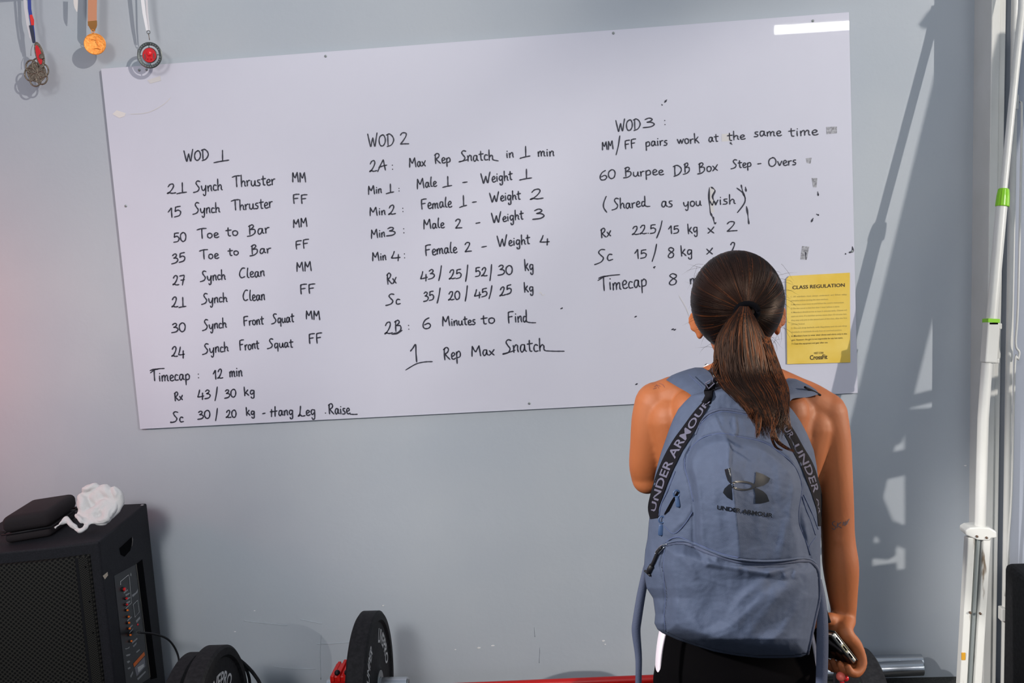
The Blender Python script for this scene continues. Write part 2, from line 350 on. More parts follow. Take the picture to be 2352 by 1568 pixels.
CR = {1: (300, 300, 4.2), 2: (300, 620, 4.127), 3: (820, 280, 4.523), 4: (820, 580, 4.127), 5: (1340, 200, 3.136)}
def ribbon(path2d, w, mp, vs, fs, sub=5, jitter=.12):
    pts = crs([(x, y, 0) for x, y in path2d], sub)
    N = len(pts); b = len(vs)
    for i, p in enumerate(pts):
        t = (pts[min(i+1, N-1)]-pts[max(i-1, 0)]); t = t.normalized() if t.length > 1e-6 else Vector((1, 0, 0))
        nx, ny = -t.y, t.x
        ww = w*.5*(1+jitter*math.sin(i*.9+p.x*.3))*(.75 if i in (0, N-1) else 1)
        vs.append(mp(p.x+nx*ww, p.y+ny*ww)); vs.append(mp(p.x-nx*ww, p.y-ny*ww))
    fs += [(b+2*i, b+2*i+1, b+2*i+3, b+2*i+2) for i in range(N-1)]
    # round ends
    for e, s in ((0, -1), (N-1, 1)):
        p = pts[e]; t = (pts[1]-pts[0]) if e == 0 else (pts[-1]-pts[-2]); t = t.normalized() if t.length > 1e-6 else Vector((1, 0, 0))
        k0 = len(vs); ww = w*.5*.75
        ang = math.atan2(t.y, t.x)+(PI if e == 0 else 0)
        for j in range(5): a = ang-PI/2+PI*j/4; vs.append(mp(p.x+ww*math.cos(a), p.y+ww*math.sin(a)))
        fs.append(tuple(range(k0, k0+5)))
def wordstrokes(word, x0, y0, x1, y1, H):
    tot = sum(GP[c][0] for c in word)+.06*(len(word)-1); sx = math.hypot(x1-x0, y1-y0)/tot
    dx, dy = (x1-x0)/math.hypot(x1-x0, y1-y0), (y1-y0)/math.hypot(x1-x0, y1-y0)
    ux, uy = -.055, -1
    out = []; cur = 0
    for c in word:
        w, ss = GP[c]; jy = random.uniform(-.03, .03); js = random.uniform(.95, 1.06)
        for s in ss:
            out.append([(x0+dx*(cur+a)*sx+ux*(b*js+jy)*H, y0+dy*(cur+a)*sx+uy*(b*js+jy)*H) for a, b in s])
        cur += w+.06
    return out
BT = .009     # board thickness, front face at Y=-.012
BY = -.0145
bmap = lambda x, y: P(x, y, BY-.0009)
wbd = thing('whiteboard', 'large white board screwed to the wall, covered with handwritten workouts in black marker', 'whiteboard', (0, BY, 1.0))
C4 = [P(x, y, BY) for x, y in [(232, 158), (1950, 28), (1970, 902), (322, 985)]]
back = [v+Vector((0, BT, 0)) for v in C4]
# the panel follows a faintly bowed sheet
N1, N2 = 24, 10; vs = []
for j in range(N2+1):
    for i in range(N1+1):
        a = C4[0].lerp(C4[1], i/N1); b = C4[3].lerp(C4[2], i/N1); vs.append(a.lerp(b, j/N2))
nf = len(vs); vs += [v+Vector((0, BT, 0)) for v in vs]
fs = [(j*(N1+1)+i, j*(N1+1)+i+1, (j+1)*(N1+1)+i+1, (j+1)*(N1+1)+i) for j in range(N2) for i in range(N1)]
fs += [tuple(nf+k for k in reversed(f)) for f in fs]
ring = [i for i in range(N1+1)]+[j*(N1+1)+N1 for j in range(1, N2+1)]+[N2*(N1+1)+i for i in range(N1-1, -1, -1)]+[j*(N1+1) for j in range(N2-1, 0, -1)]
fs += [(ring[k], ring[(k+1) % len(ring)], nf+ring[(k+1) % len(ring)], nf+ring[k]) for k in range(len(ring))]
mesh('panel', vs, fs, M_board, wbd)
for (x, y) in [(748, 129), (1409, 76), (1867, 48), (289, 473), (1216, 926), (320, 161), (337, 160), (1957, 577)]:
    c = P(x, y, BY); mb = MB(); mb.add(*revolve([(0, .0042), (-.0015, .0042), (-.0026, .003), (-.0028, .0012), (-.0018, .0008)], 14, 'Y', c)); mb.obj('screw', M_dsteel, wbd, True, 40)
LINES = [
 (1, [('WOD', 520, 300, 757, 275, 100), ('I', 803, 300, 948, 285, 105)]),
 (1, [('2I', 350, 607, 540, 594, 95), ('Synch', 605, 590, 885, 575, 105), ('Thruster', 985, 545, 1395, 520, 108), ('MM', 1560, 498, 1695, 495, 90)]),
 (1, [('15', 365, 843, 490, 825, 95), ('Synch', 600, 805, 862, 785, 100), ('Thruster', 975, 770, 1370, 742, 105), ('FF', 1565, 703, 1710, 700, 90)]),
 (1, [('50', 415, 1075, 540, 1068, 92), ('Toe', 645, 1042, 850, 1030, 92), ('to', 920, 1018, 1040, 1012, 90), ('Bar', 1125, 1012, 1340, 985, 100), ('MM', 1568, 935, 1708, 925, 80)]),
 (1, [('35', 395, 1285, 530, 1260, 85), ('Toe', 668, 1242, 850, 1228, 90), ('to', 940, 1205, 1045, 1200, 78), ('Bar', 1150, 1205, 1355, 1175, 90), ('FF', 1590, 1142, 1725, 1132, 82)]),
 (1, [('MM', 1600, 1360, 1750, 1352, 88)]),
 (2, [('27', 398, 140, 515, 140, 88), ('Synch', 660, 108, 900, 90, 92), ('Clean', 1030, 78, 1272, 60, 95)]),
 (2, [('2I', 388, 352, 525, 345, 95), ('Synch', 672, 325, 917, 300, 92), ('Clean', 1065, 290, 1275, 285, 98), ('FF', 1605, 228, 1755, 218, 88)]),
 (2, [('30', 388, 592, 525, 580, 88), ('Synch', 680, 568, 910, 545, 92), ('Front', 1070, 527, 1262, 515, 88), ('Squat', 1335, 508, 1550, 492, 88), ('MM', 1662, 465, 1800, 473, 80)]),
 (2, [('24', 388, 822, 512, 822, 98), ('Synch', 680, 795, 928, 770, 95), ('Front', 1032, 763, 1218, 745, 92), ('Squat', 1295, 742, 1540, 730, 88), ('FF', 1688, 698, 1820, 688, 92)]),
 (2, [('Timecap', 190, 1055, 565, 1042, 105), (':', 632, 1022, 655, 1022, 40), ('12', 785, 1035, 875, 1025, 88), ('min', 938, 1012, 1060, 1005, 100)]),
 (2, [('Rx', 415, 1240, 495, 1228, 78), ('43', 635, 1222, 758, 1212, 82), ('/', 800, 1238, 828, 1236, 132), ('30', 890, 1212, 1003, 1198, 78), ('kg', 1075, 1192, 1180, 1180, 82)]),
 (2, [('Sc', 378, 1442, 502, 1440, 100), ('30', 635, 1412, 758, 1405, 78), ('/', 805, 1425, 828, 1423, 115), ('20', 903, 1402, 1005, 1396, 72), ('kg', 1095, 1380, 1180, 1372, 72), ('-', 1250, 1362, 1276, 1358, 30), ('Hang', 1325, 1390, 1545, 1370, 92), ('Leg', 1585, 1385, 1755, 1370, 95), ('.', 1840, 1358, 1856, 1357, 60), ('Raise', 1875, 1362, 2080, 1365, 98)]),
 (3, [('WOD', 118, 255, 390, 240, 125), ('Z', 445, 233, 535, 230, 120)]),
 (3, [('2A', 128, 518, 312, 495, 112), (':', 360, 492, 378, 491, 50), ('Max', 542, 468, 715, 458, 100), ('Rep', 805, 435, 975, 422, 100), ('Snatch', 1060, 413, 1420, 395, 110), ('in', 1550, 374, 1630, 370, 92), ('I', 1693, 372, 1798, 358, 105), ('min', 1880, 360, 2050, 352, 100)]),
 (3, [('Min', 115, 752, 258, 738, 84), ('I', 303, 740, 382, 730, 95), (':', 428, 718, 446, 717, 30), ('Male', 622, 697, 828, 665, 102), ('I', 890, 675, 985, 665, 105), ('-', 1098, 630, 1145, 625, 30), ('Weight', 1292, 640, 1615, 600, 105), ('I', 1688, 598, 1815, 585, 105)]),
 (3, [('Min', 130, 972, 298, 965, 88), ('2', 325, 965, 402, 955, 95), (':', 468, 932, 486, 931, 42), ('Female', 665, 910, 985, 882, 108), ('I', 1065, 880, 1140, 868, 110), ('-', 1198, 834, 1240, 830, 30), ('Weight', 1383, 838, 1700, 800, 100), ('2', 1795, 808, 1935, 795, 105)]),
 (3, [('Min', 145, 1210, 292, 1190, 92), ('3', 305, 1184, 402, 1178, 88), (':', 478, 1154, 496, 1153, 48), ('Male', 690, 1115, 908, 1098, 100), ('Z', 1020, 1104, 1088, 1100, 98), ('-', 1235, 1052, 1278, 1046, 30), ('Weight', 1402, 1048, 1730, 1010, 98), ('3', 1825, 1012, 1950, 1005, 100)]),
 (3, [('Min', 158, 1445, 305, 1435, 92), ('4', 355, 1432, 450, 1430, 95), (':', 486, 1414, 504, 1413, 50), ('Female', 708, 1390, 1040, 1355, 112), ('Z', 1118, 1350, 1187, 1342, 92), ('-', 1295, 1300, 1345, 1293, 30), ('Weight', 1462, 1298, 1797, 1265, 105), ('4', 1900, 1268, 2000, 1270, 92)]),
 (4, [('Rx', 283, 302, 375, 288, 102), ('43', 602, 265, 738, 243, 88), ('/', 775, 266, 808, 264, 138), ('25', 872, 255, 993, 238, 88), ('/', 1030, 272, 1058, 270, 155), ('52', 1122, 230, 1235, 222, 84), ('/', 1260, 262, 1284, 260, 148), ('30', 1335, 215, 1480, 205, 92), ('kg', 1590, 172, 1677, 166, 98)]),
 (4, [('Sc', 272, 500, 412, 486, 100), ('35', 630, 462, 732, 450, 84), ('/', 760, 480, 796, 478, 138), ('20', 865, 452, 980, 438, 78), ('/', 1026, 458, 1054, 456, 138), ('45', 1113, 430, 1238, 408, 78), ('/', 1252, 438, 1286, 436, 120), ('25', 1352, 412, 1468, 385, 84), ('kg', 1585, 376, 1677, 368, 92)]),
 (4, [('2B', 260, 772, 430, 752, 110), (':', 482, 728, 500, 727, 42), ('6', 622, 722, 705, 715, 105), ('Minutes', 808, 698, 1125, 680, 88), ('to', 1177, 682, 1312, 668, 98), ('Find', 1430, 668, 1620, 658, 112)]),
 (4, [('1', 512, 1035, 590, 1035, 158), ('Rep', 820, 1018, 988, 1000, 118), ('Max', 1083, 982, 1305, 968, 98), ('Snatch', 1382, 955, 1785, 932, 128)]),
 (5, [('WOD', 238, 322, 415, 300, 82), ('3', 430, 290, 515, 285, 66), (':', 581, 272, 594, 271, 36)]),
 (5, [('MM', 135, 455, 218, 445, 58), ('/', 236, 490, 270, 488, 135), ('FF', 298, 445, 382, 436, 62), ('pairs', 448, 430, 607, 416, 68), ('work', 677, 410, 835, 404, 66), ('at', 902, 395, 972, 390, 62), ('the', 1038, 385, 1165, 376, 62), ('same', 1230, 357, 1427, 350, 66), ('time', 1480, 358, 1690, 344, 70)]),
 (5, [('60', 118, 672, 235, 655, 68), ('Burpee', 288, 648, 578, 630, 68), ('DB', 650, 637, 772, 615, 72), ('Box', 822, 620, 970, 600, 72), ('Step', 1062, 587, 1212, 575, 62), ('-', 1255, 553, 1280, 551, 25), ('Overs', 1335, 570, 1535, 560, 64)]),
 (5, [('(', 146, 905, 174, 905, 120), ('Shared', 205, 882, 455, 860, 74), ('as', 562, 867, 645, 860, 78), ('you', 722, 866, 850, 852, 72), ('wish', 910, 852, 1095, 838, 72), (')', 1110, 905, 1172, 890, 180)]),
 (5, [('Rx', 125, 1087, 200, 1072, 68), ('22.5', 350, 1062, 525, 1050, 62), ('/', 528, 1086, 574, 1084, 125), ('15', 615, 1057, 690, 1050, 54), ('kg', 752, 1057, 827, 1045, 68), ('x', 897, 1052, 945, 1050, 82), ('Z', 1030, 1042, 1105, 1036, 72)]),
 (5, [('Sc', 80, 1272, 212, 1245, 88), ('15', 372, 1237, 458, 1228, 62), ('/', 495, 1252, 534, 1250, 122), ('8', 608, 1230, 660, 1226, 70), ('kg', 702, 1217, 788, 1206, 72), ('x', 888, 1202, 935, 1200, 80), ('Z', 1060, 1194, 1100, 1190, 70)]),
 (5, [('Timecap', 115, 1468, 460, 1440, 104), ('8', 615, 1427, 682, 1422, 84), ('min', 768, 1420, 900, 1412, 80)]),
]
EXTRA = {12: [[(2080, 1365), (2115, 1368), (2150, 1366)], [(378, 1442), (384, 1437)]], 14: [[(1420, 395), (1445, 400), (1468, 404)], [(1060, 415), (1110, 402), (1150, 392)]],
         21: [[(1620, 660), (1660, 664), (1695, 664)], [(328, 772), (380, 768), (428, 735)]], 22: [[(462, 1112), (560, 1055), (640, 1036), (715, 1033)], [(1785, 930), (1870, 934), (1965, 934)], [(1382, 958), (1440, 945), (1500, 925)]],
         10: [[(187, 975), (240, 940), (320, 932)]], 26: [[(455, 860), (480, 858)]], 29: [[(105, 1393), (160, 1362), (262, 1350)]], 28: [[(508, 1300), (512, 1303)]]}
for li, (c, words) in enumerate(LINES):
    ox, oy, s = CR[c]
    for (wd, x0, y0, x1, y1, H) in words:
        vs = []; fs = []
        for st in wordstrokes(wd, x0, y0, x1, y1, H):
            ribbon([(ox+x/s, oy+y/s) for x, y in st], 3.1 if c != 5 else 2.9, bmap, vs, fs)
        sheet('written_word', vs, fs, M_ink, wbd)
    for st in EXTRA.get(li, []): vs = []; fs = []; ribbon([(ox+x/s, oy+y/s) for x, y in st], 2.7, bmap, vs, fs); sheet('pen_stroke', vs, fs, M_ink, wbd)
def poly(name, pts, Y, m, parent, th=.0006):
    a = [P(x, y, Y) for x, y in pts]; b = [v+Vector((0, th, 0)) for v in a]; n = len(a)
    return mesh(name, a+b, [tuple(range(n)), tuple(range(2*n-1, n-1, -1))]+[(i, (i+1) % n, n+(i+1) % n, n+i) for i in range(n)], m, parent)
g5 = lambda pts: [(1340+x/3.136, 200+y/3.136) for x, y in pts]
for pts, m in [([(1750, 287), (1826, 283), (1826, 332), (1752, 338)], M_grime), ([(995, 338), (1062, 333), (1062, 388), (997, 392)], M_tape), ([(1575, 1145), (1627, 1148), (1610, 1243), (1563, 1240)], M_grime),
               ([(1645, 655), (1685, 655), (1680, 720), (1655, 722)], M_grime), ([(1602, 512), (1645, 508), (1636, 550), (1608, 545)], M_grime), ([(908, 722), (948, 728), (935, 800), (952, 835), (935, 862), (945, 900), (915, 905)], M_tape)]:
    poly('tape_residue', g5(pts), BY-.0007, m, wbd)
vs = []; fs = []
for st in [[(908, 725), (905, 800), (915, 905)], [(915, 905), (930, 935)], [(935, 935), (945, 980), (955, 975)], [(920, 720), (948, 745), (930, 790), (950, 835)], [(1137, 705), (1150, 760), (1168, 800)], [(1175, 860), (1185, 920), (1192, 985)], [(1168, 720), (1172, 750)], [(1688, 755), (1692, 780)], [(1600, 1190), (1603, 1240)], [(1915, 1190), (1940, 1185), (1938, 1150)], [(1888, 1198), (1889, 1203)], [(565, 125), (568, 130)], [(585, 110), (600, 92)], [(1642, 970), (1655, 945)], [(1680, 915), (1695, 922)], [(1058, 400), (1070, 412)]]:
    ribbon(g5(st), 3.2, bmap, vs, fs, 4, .5)
for (x, y) in [(1460, 728), (1462, 883), (1290, 709), (1503, 614), (1545, 757), (1550, 758), (1622, 838), (1697, 583)]: ribbon([(x-2, y), (x+2, y-2)], 3, bmap, vs, fs)
tag(sheet('smudges', vs, fs, M_ink, wbd), None)
vs = []; fs = []
for st in [[(1238, 674), (1242, 671), (1246, 678), (1251, 676)], [(300, 262), (340, 258), (375, 240), (392, 224)], [(1560, 680), (1575, 705), (1585, 730)]]: ribbon(st, 1.6, bmap, vs, fs)
sheet('scratches', vs, fs, M_tape, wbd)
poly('tape_scrap', [(258, 262), (268, 253), (289, 260), (286, 267), (274, 271)], BY-.0008, mat('cream_tape', (.72, .68, .66), .6), wbd)
poly('tape_scrap', [(338, 184), (368, 174), (370, 185), (345, 192)], BY-.0008, M_tape, wbd)

# ------------------------------------------------------------------ printed text helper
def textmesh(name, body, mp, m, parent, offset=0.0, shear=0.0, subdiv=0):
    cu = bpy.data.curves.new('t', 'FONT'); cu.body = body; cu.size = 1; cu.offset = offset; cu.shear = shear; cu.resolution_u = 3; cu.fill_mode = 'FRONT'
    o = bpy.data.objects.new('t', cu); COL.objects.link(o)
    dg = bpy.context.evaluated_depsgraph_get(); dg.update()
    me = bpy.data.meshes.new_from_object(o.evaluated_get(dg)); bpy.data.objects.remove(o); me.name = name
    if subdiv:
        bm = bmesh.new(); bm.from_mesh(me); bmesh.ops.triangulate(bm, faces=bm.faces)
        for _ in range(subdiv): bmesh.ops.subdivide_edges(bm, edges=[e for e in bm.edges if e.calc_length() > .12], cuts=1)
        bm.to_mesh(me); bm.free()
    xs = [v.co.x for v in me.vertices]; x0, x1 = min(xs), max(xs)
    ys = [v.co.y for v in me.vertices]; cap = .70
    vs = [mp((v.co.x-x0)/(x1-x0), v.co.y/cap) for v in me.vertices]
    fs = [tuple(p.vertices) for p in me.polygons]; bpy.data.meshes.remove(me)
    return sheet(name, vs, fs, m, parent)
# ------------------------------------------------------------------ poster
PY_ = -.019
po = thing('notice_sheet', 'yellow printed class regulation sheet taped on the whiteboard right of the woman', 'notice', (P(1880, 735, PY_).x, PY_, P(1880, 735, PY_).z))
pc = [(1806, 637), (1815, 631), (1952, 626), (1953, 832), (1808, 836)]
def pmap(x, y, off=0): return P(x, y, PY_-off-.0012*math.sin((y-626)/210*PI)-.001*math.sin((x-1806)/30))
vs = []; nx, ny = 24, 30
for j in range(ny+1):
    for i in range(nx+1):
        u, v = i/nx, j/ny
        l = 1806+2*v; rr = 1952+1*v; t0 = 634-8*u; b0 = 836-4*u
        x = l+(rr-l)*u; y = t0+(b0-t0)*v
        if i == 0 and j == 0: x += 7
        vs.append(pmap(x, y))
n0 = len(vs); vs += [v+Vector((0, .0008, 0)) for v in vs]
fs = [(j*(nx+1)+i, j*(nx+1)+i+1, (j+1)*(nx+1)+i+1, (j+1)*(nx+1)+i) for j in range(ny) for i in range(nx)]; fs += [tuple(n0+k for k in reversed(f)) for f in fs]
mesh('paper', vs, fs, M_poster, po, True)
def seg(x0, y0, x1, y1, H): return lambda u, h: pmap(x0+(x1-x0)*u, y0+(y1-y0)*u-h*H, .0012)
c6 = lambda x, y: (1780+x/6.03, 600+y/6.03)
def pline(s, x0, y0, x1, y1, H, m, off=.0, nm='print'): a = c6(x0, y0); b = c6(x1, y1); textmesh(nm, s, seg(a[0], a[1], b[0], b[1], H/6.03), m, po, off)
pline('CLASS REGULATION', 243, 386, 968, 350, 48, M_print, .012, 'heading')
for i, (s, w) in enumerate([('1.  All  members  must  always  understand  and  follow  safety', 1), ('principles before starting the class workout.', .67), ("2. Members must listen to and follow the coach's instructions.", .95), ('3. Do not cancel a class less than 1 hour before it starts.', .87), ('4. Members should arrive at least 5 minutes early. Classes will', 1), ('start on time. If a member arrives more than 10 minutes late,', 1), ('they may only join in the second part of the class, after the first', 1), ('part has finished.', .25), ('5. Do not drop barbells with 5kg plates and do not drop', 1), ('dumbbells or kettlebells directly from an overhead position.', .91), ('6. Members have to wear their shoes and shirts only in the', 1), ('gym. However, the gym is not responsible for any lost items.', .93), ('7. Clean the equipment and gear after use.', .66)]):
    y = 500+i*54.5; pline(s, 222+i*.8, y, 222+(775)*w, y-34*w, 22, M_print2 if i < 10 else M_print, .004)
pline('WEST CORK', 540, 1284, 676, 1278, 26, M_print, .01); pline('CrossFit', 485, 1362, 728, 1350, 62, M_print, .015, 'logo_print')

# ------------------------------------------------------------------ medals
def ribbonstrip(mb, pts, w, side=(1, 0, 0), th=.0008):
    side = Vector(side).normalized(); pts = [Vector(p) for p in pts]; vs = []
    if not hasattr(w, '__len__'): w = [w]*len(pts)
    for i, p in enumerate(pts):
        t = (pts[min(i+1, len(pts)-1)]-pts[max(i-1, 0)]).normalized(); s = (side-t*side.dot(t)).normalized(); n = s.cross(t)
        for a, b in ((-1, -1), (1, -1), (1, 1), (-1, 1)): vs.append(p+s*(a*w[i]/2)+n*(b*th/2))
    N = len(pts); fs = [(i*4+k, i*4+(k+1) % 4, i*4+4+(k+1) % 4, i*4+4+k) for i in range(N-1) for k in range(4)]+[(3, 2, 1, 0), (4*N-4, 4*N-3, 4*N-2, 4*N-1)]
    return mb.add(vs, fs)
def disc(c, r, th, m, parent, name, M=None, rim=.0, n=40):
    pr = [(th/2, r*.97), (th/2, r), (-th/2, r), (-th/2-.0008, r*.96), (-th/2, r*.88), (-th/2, .0005)] if not rim else [(th/2, r*.97), (th/2, r), (-th/2, r), (-th/2, r-rim), (0, r-rim-.001), (0, .0005)]
    mb = MB(); mb.add(*revolve(pr, n, 'Y', c, M)); return mb.obj(name, m, parent, True, 35)
MY = -.075
c = P(218, 101, MY)
t1 = thing('gold_medal', 'round gold-orange medal hanging on a tan ribbon, above the board corner', 'medal', tuple(c), 'medals hung on the wall')
Rm = Matrix.Rotation(.25, 3, 'Z')
disc(c, .0345*.98, .003, M_gold, t1, 'disc', Rm)
# embossed figure
mb = MB(); mb.tube(crs([c+Vector((x, -.003, z)) for x, z in [(-.014, .006), (-.006, .014), (.006, .010), (.008, .0), (.014, -.008)]], 5), .0012, 6)
mb.tube(crs([c+Vector((x, -.003, z)) for x, z in [(.006, .018), (.007, .010), (.006, .004)]], 4), .0016, 6); mb.tube(crs([c+Vector((x, -.003, z)) for x, z in [(-.018, -.012), (-.006, -.016), (.006, -.014), (.018, -.018)]], 4), .001, 6)
mb.obj('emboss', M_gold, t1, True)
MB().tube([c+Vector((0.005*math.cos(a)-.002, -.001, .040+.005*math.sin(a))) for a in [i*2*PI/12 for i in range(13)]], .0011, 6).obj('ring', M_gold, t1, True)
mb = MB(); ribbonstrip(mb, [P(213, -40, MY), P(212, 30, MY), P(212, 60, MY)], .0295); mb.obj('ribbon', M_ribo, t1)
mb = MB(); ribbonstrip(mb, crs([P(212, 48, MY-.001), P(213, 58, MY-.002), P(214, 66, MY-.001), P(216, 72, MY)], 3), [.030, .031, .030, .029, .026, .023, .019, .014, .011, .008][:10]); mb.obj('ribbon_clasp', mat('clasp', srgb(190, 130, 70), .15, .6), t1)
c = P(344, 127, MY)
t2 = thing('red_centre_medal', 'pewter ring medal with a red centre on a white ribbon, touching the board top edge', 'medal', tuple(c), 'medals hung on the wall')
rv, rf = revolve([(.002, .031), (.002, .040), (-.001, .0415), (-.003, .039), (-.002, .033), (-.001, .031), (.002, .031)], 44, 'Y', c); mb = MB(); mb.add(rv, rf[:-2]); o = mb.obj('outer_ring', M_pewter, t2, True, 35)
disc(c, .0245, .002, M_pewter, t2, 'disc'); mb = MB(); mb.add(*revolve([(.0, .022), (-.003, .0225), (-.0034, .015), (-.0028, .0005)], 36, 'Y', c)); mb.obj('enamel', M_enred, t2, True, 35)
mb = MB(); mb.ball(c+Vector((0, -.004, .006)), (.008, .0025, .009)); mb.tube([c+Vector((-.006, -.004, -.002)), c+Vector((-.006, -.004, -.014))], .0016, 6); mb.tube([c+Vector((.005, -.004, -.002)), c+Vector((.005, -.004, -.016))], .0016, 6); mb.obj('helmet_relief', mat('relief', srgb(230, 30, 40), .2), t2, True)
mb = MB(); [mb.box((c.x-.016+i*.0, c.y-.0045, c.z-.012), (c.x-.0135, c.y-.0035, c.z+.004)) for i in range(1)]; mb.box((c.x+.0135, c.y-.0045, c.z-.012), (c.x+.016, c.y-.0035, c.z+.004)); mb.obj('relief_bars', M_pewter, t2)
mb = MB()
for i in range(28):
    a = i*2*PI/28
    if 1.4 < a < 1.75 or -.1 < a < .25 or 3.0 < a < 3.3: continue
    mb.box((-.0009, -.0035, -.002), (.0009, -.0025, .002), Matrix.Translation(c+Vector((math.cos(a)*.0355, 0, math.sin(a)*.0355)))@Matrix.Rotation(PI/2-a, 4, 'Y'))
mb.obj('rim_lettering', M_dsteel, t2)
mb = MB()
for a0, a1 in ((.15, 1.45), (1.7, 3.0), (3.35, 6.1)): pass
for a in (0, PI/2, PI, 3*PI/2): mb.tube([c+Vector((math.cos(a)*.022, 0, math.sin(a)*.022)), c+Vector((math.cos(a)*.033, 0, math.sin(a)*.033))], .0015, 6)
mb.obj('spokes', M_pewter, t2, True)
MB().tube([P(343, 88, MY)+Vector((0, 0, -.006)), P(341, 76, MY)], .0012, 6).obj('link', M_bronze, t2, True)
cc = P(341, 74, MY); MB().tube([cc+Vector((.0055*math.cos(a), 0, .0055*math.sin(a))) for a in [i*2*PI/14 for i in range(15)]], .001, 6).obj('ring', M_pewter, t2, True)
mb = MB(); ribbonstrip(mb, [P(323, -40, MY), P(331, 30, MY-.001), P(338, 70, MY-.002)], [.0115, .010, .007], (1, .3, 0)); ribbonstrip(mb, [P(335, -40, MY+.01), P(338, 30, MY+.006), P(343, 70, MY)], [.008, .008, .006], (1, -.3, 0)); mb.obj('ribbon', M_ribw, t2)
c = P(84, 166, MY)
t3 = thing('bronze_medal', 'dark bronze scalloped medal with a red lens pendant on a blue and white ribbon, leftmost', 'medal', tuple(c), 'medals hung on the wall')
disc(c, .032, .003, M_bronze, t3, 'disc', None, .003)
mb = MB()
for i in range(6):
    a = i*PI/3+.2; q = c+Vector((math.cos(a)*.022, .0, math.sin(a)*.024)); mb.tube([q+Vector((.019*math.cos(b), 0, .021*math.sin(b))) for b in [j*2*PI/20 for j in range(21)]], .0027, 7)
mb.obj('scalloped_rim', M_bronze, t3, True)
lens = lambda cx, cz, w, h, Y: [Vector((cx+w*math.sin(t)*(1 if s > 0 else -.75), Y, cz+h*math.cos(t))) for s in (1, -1) for t in ([PI*i/10 for i in range(10)] if s > 0 else [PI-PI*i/10 for i in range(10)])]
q = P(89, 126, MY-.008)
for nm, m, w, h, Y, th in (('pendant', M_bronze, .017, .042, q.y, .004), ('red_lens', M_enred, .010, .031, q.y-.003, .003)):
    a = [v+Vector(((v.z-q.z)*-.12, 0, 0)) for v in lens(q.x, q.z, w, h, Y)]; b = [v+Vector((0, th, 0)) for v in a]; n = len(a)
    bevel(mesh(nm, a+b, [tuple(range(n)), tuple(range(2*n-1, n-1, -1))]+[(i, (i+1) % n, n+(i+1) % n, n+i) for i in range(n)], m, t3), .0012, 2)
disc(q+Vector((.012, -.005, -.006)), .008, .003, M_bronze, t3, 'rosette')
MB().tube(crs([P(77, 100, MY), P(72, 112, MY-.002), P(71, 128, MY)], 4), .0011, 6).obj('hook', M_dsteel, t3, True)
mb = MB(); ribbonstrip(mb, [P(66, -40, MY), P(68, 20, MY), P(72, 45, MY), P(76, 75, MY), P(79, 99, MY)], [.010, .0105, .011, .010, .008], (1, .2, 0)); mb.obj('ribbon', M_ribb, t3)
mb = MB(); ribbonstrip(mb, [P(54, -40, MY+.004), P(59, 20, MY+.003), P(64, 55, MY+.002), P(70, 85, MY+.001), P(77, 98, MY)], [.012, .012, .011, .007, .005], (1, -.3, 0)); mb.obj('ribbon_back', M_ribw, t3)
mb = MB(); ribbonstrip(mb, [P(71, 34, MY-.001), P(74, 46, MY-.0015), P(75, 58, MY-.001)], [.008, .0115, .009], (1, .2, 0)); mb.obj('ribbon_print', M_redr, t3)
mb = MB(); ribbonstrip(mb, [P(71, 58, MY-.001), P(74, 75, MY-.0015), P(78, 98, MY-.001)], [.012, .011, .009], (1, .2, 0)); mb.obj('ribbon_end', M_ribn, t3)
mb = MB(); ribbonstrip(mb, [P(174, -30, MY), P(174, 8, MY), P(175, 18, MY), P(177, 27, MY)], [.016, .014, .010, .002]); tag(mb.obj('ribbon_tail', mat('cream_ribbon', srgb(222, 216, 212), .6)), 'cream pointed ribbon end hanging left of the tan ribbon at the top edge', 'ribbon')
# hanger rail above the frame for the ribbons
hr = thing('medal_hanger', 'wall hanger bar carrying the medal ribbons above the frame', 'hanger', (-1.3, -.08, 2.48))
MB().tube([(-1.62, -.075, 2.46), (-.98, -.075, 2.46)], .006, 10).obj('bar', M_dsteel, hr, True)
for x in (-1.58, -1.02): MB().tube([(x, 0, 2.46), (x, -.075, 2.46)], .005, 8).obj('bracket', M_dsteel, hr, True)

# ------------------------------------------------------------------ telescopic pole
Yp = lambda py: -(.20+.176*py/1000)
PP = lambda x, y: P(x, y, Yp(y))
tp = thing('telescopic_pole', 'white telescopic pole with lime green collar leaning on the jamb', 'pole', tuple(PP(2225, 1760)))
MB().tube([PP(2350, -60), PP(2347, 20), PP(2303, 455)], .0105, 18).obj('upper_tube', M_white, tp, True, 50)
a, b = PP(2305.5, 433), PP(2302, 474); d = (b-a)
mb = MB(); vs, fs = [], []
n = 32
sections = [(0, .0125), (.06, .0155), (.4, .0180), (.95, .0195), (1, .0190)]
ax = d.normalized(); e1 = ax.cross(Vector((0, 1, 0))).normalized(); e2 = ax.cross(e1)
for t, r in sections:
    for k in range(n): th = 2*PI*k/n; rr = r*(1 if k % 2 else .955); vs.append(a+d*t+e1*rr*math.cos(th)+e2*rr*math.sin(th))
fs = [(i*n+k, i*n+(k+1) % n, (i+1)*n+(k+1) % n, (i+1)*n+k) for i in range(4) for k in range(n)]+[tuple(range(n-1, -1, -1)), tuple(4*n+k for k in range(n))]
mesh('collar', vs, fs, M_green, tp); bpy.data.objects['collar']['label'] = 'lime green ribbed locking collar'
MB().tube([PP(2301, 470), PP(2277, 738)], .0155, 20).obj('middle_tube', M_white, tp, True, 50)
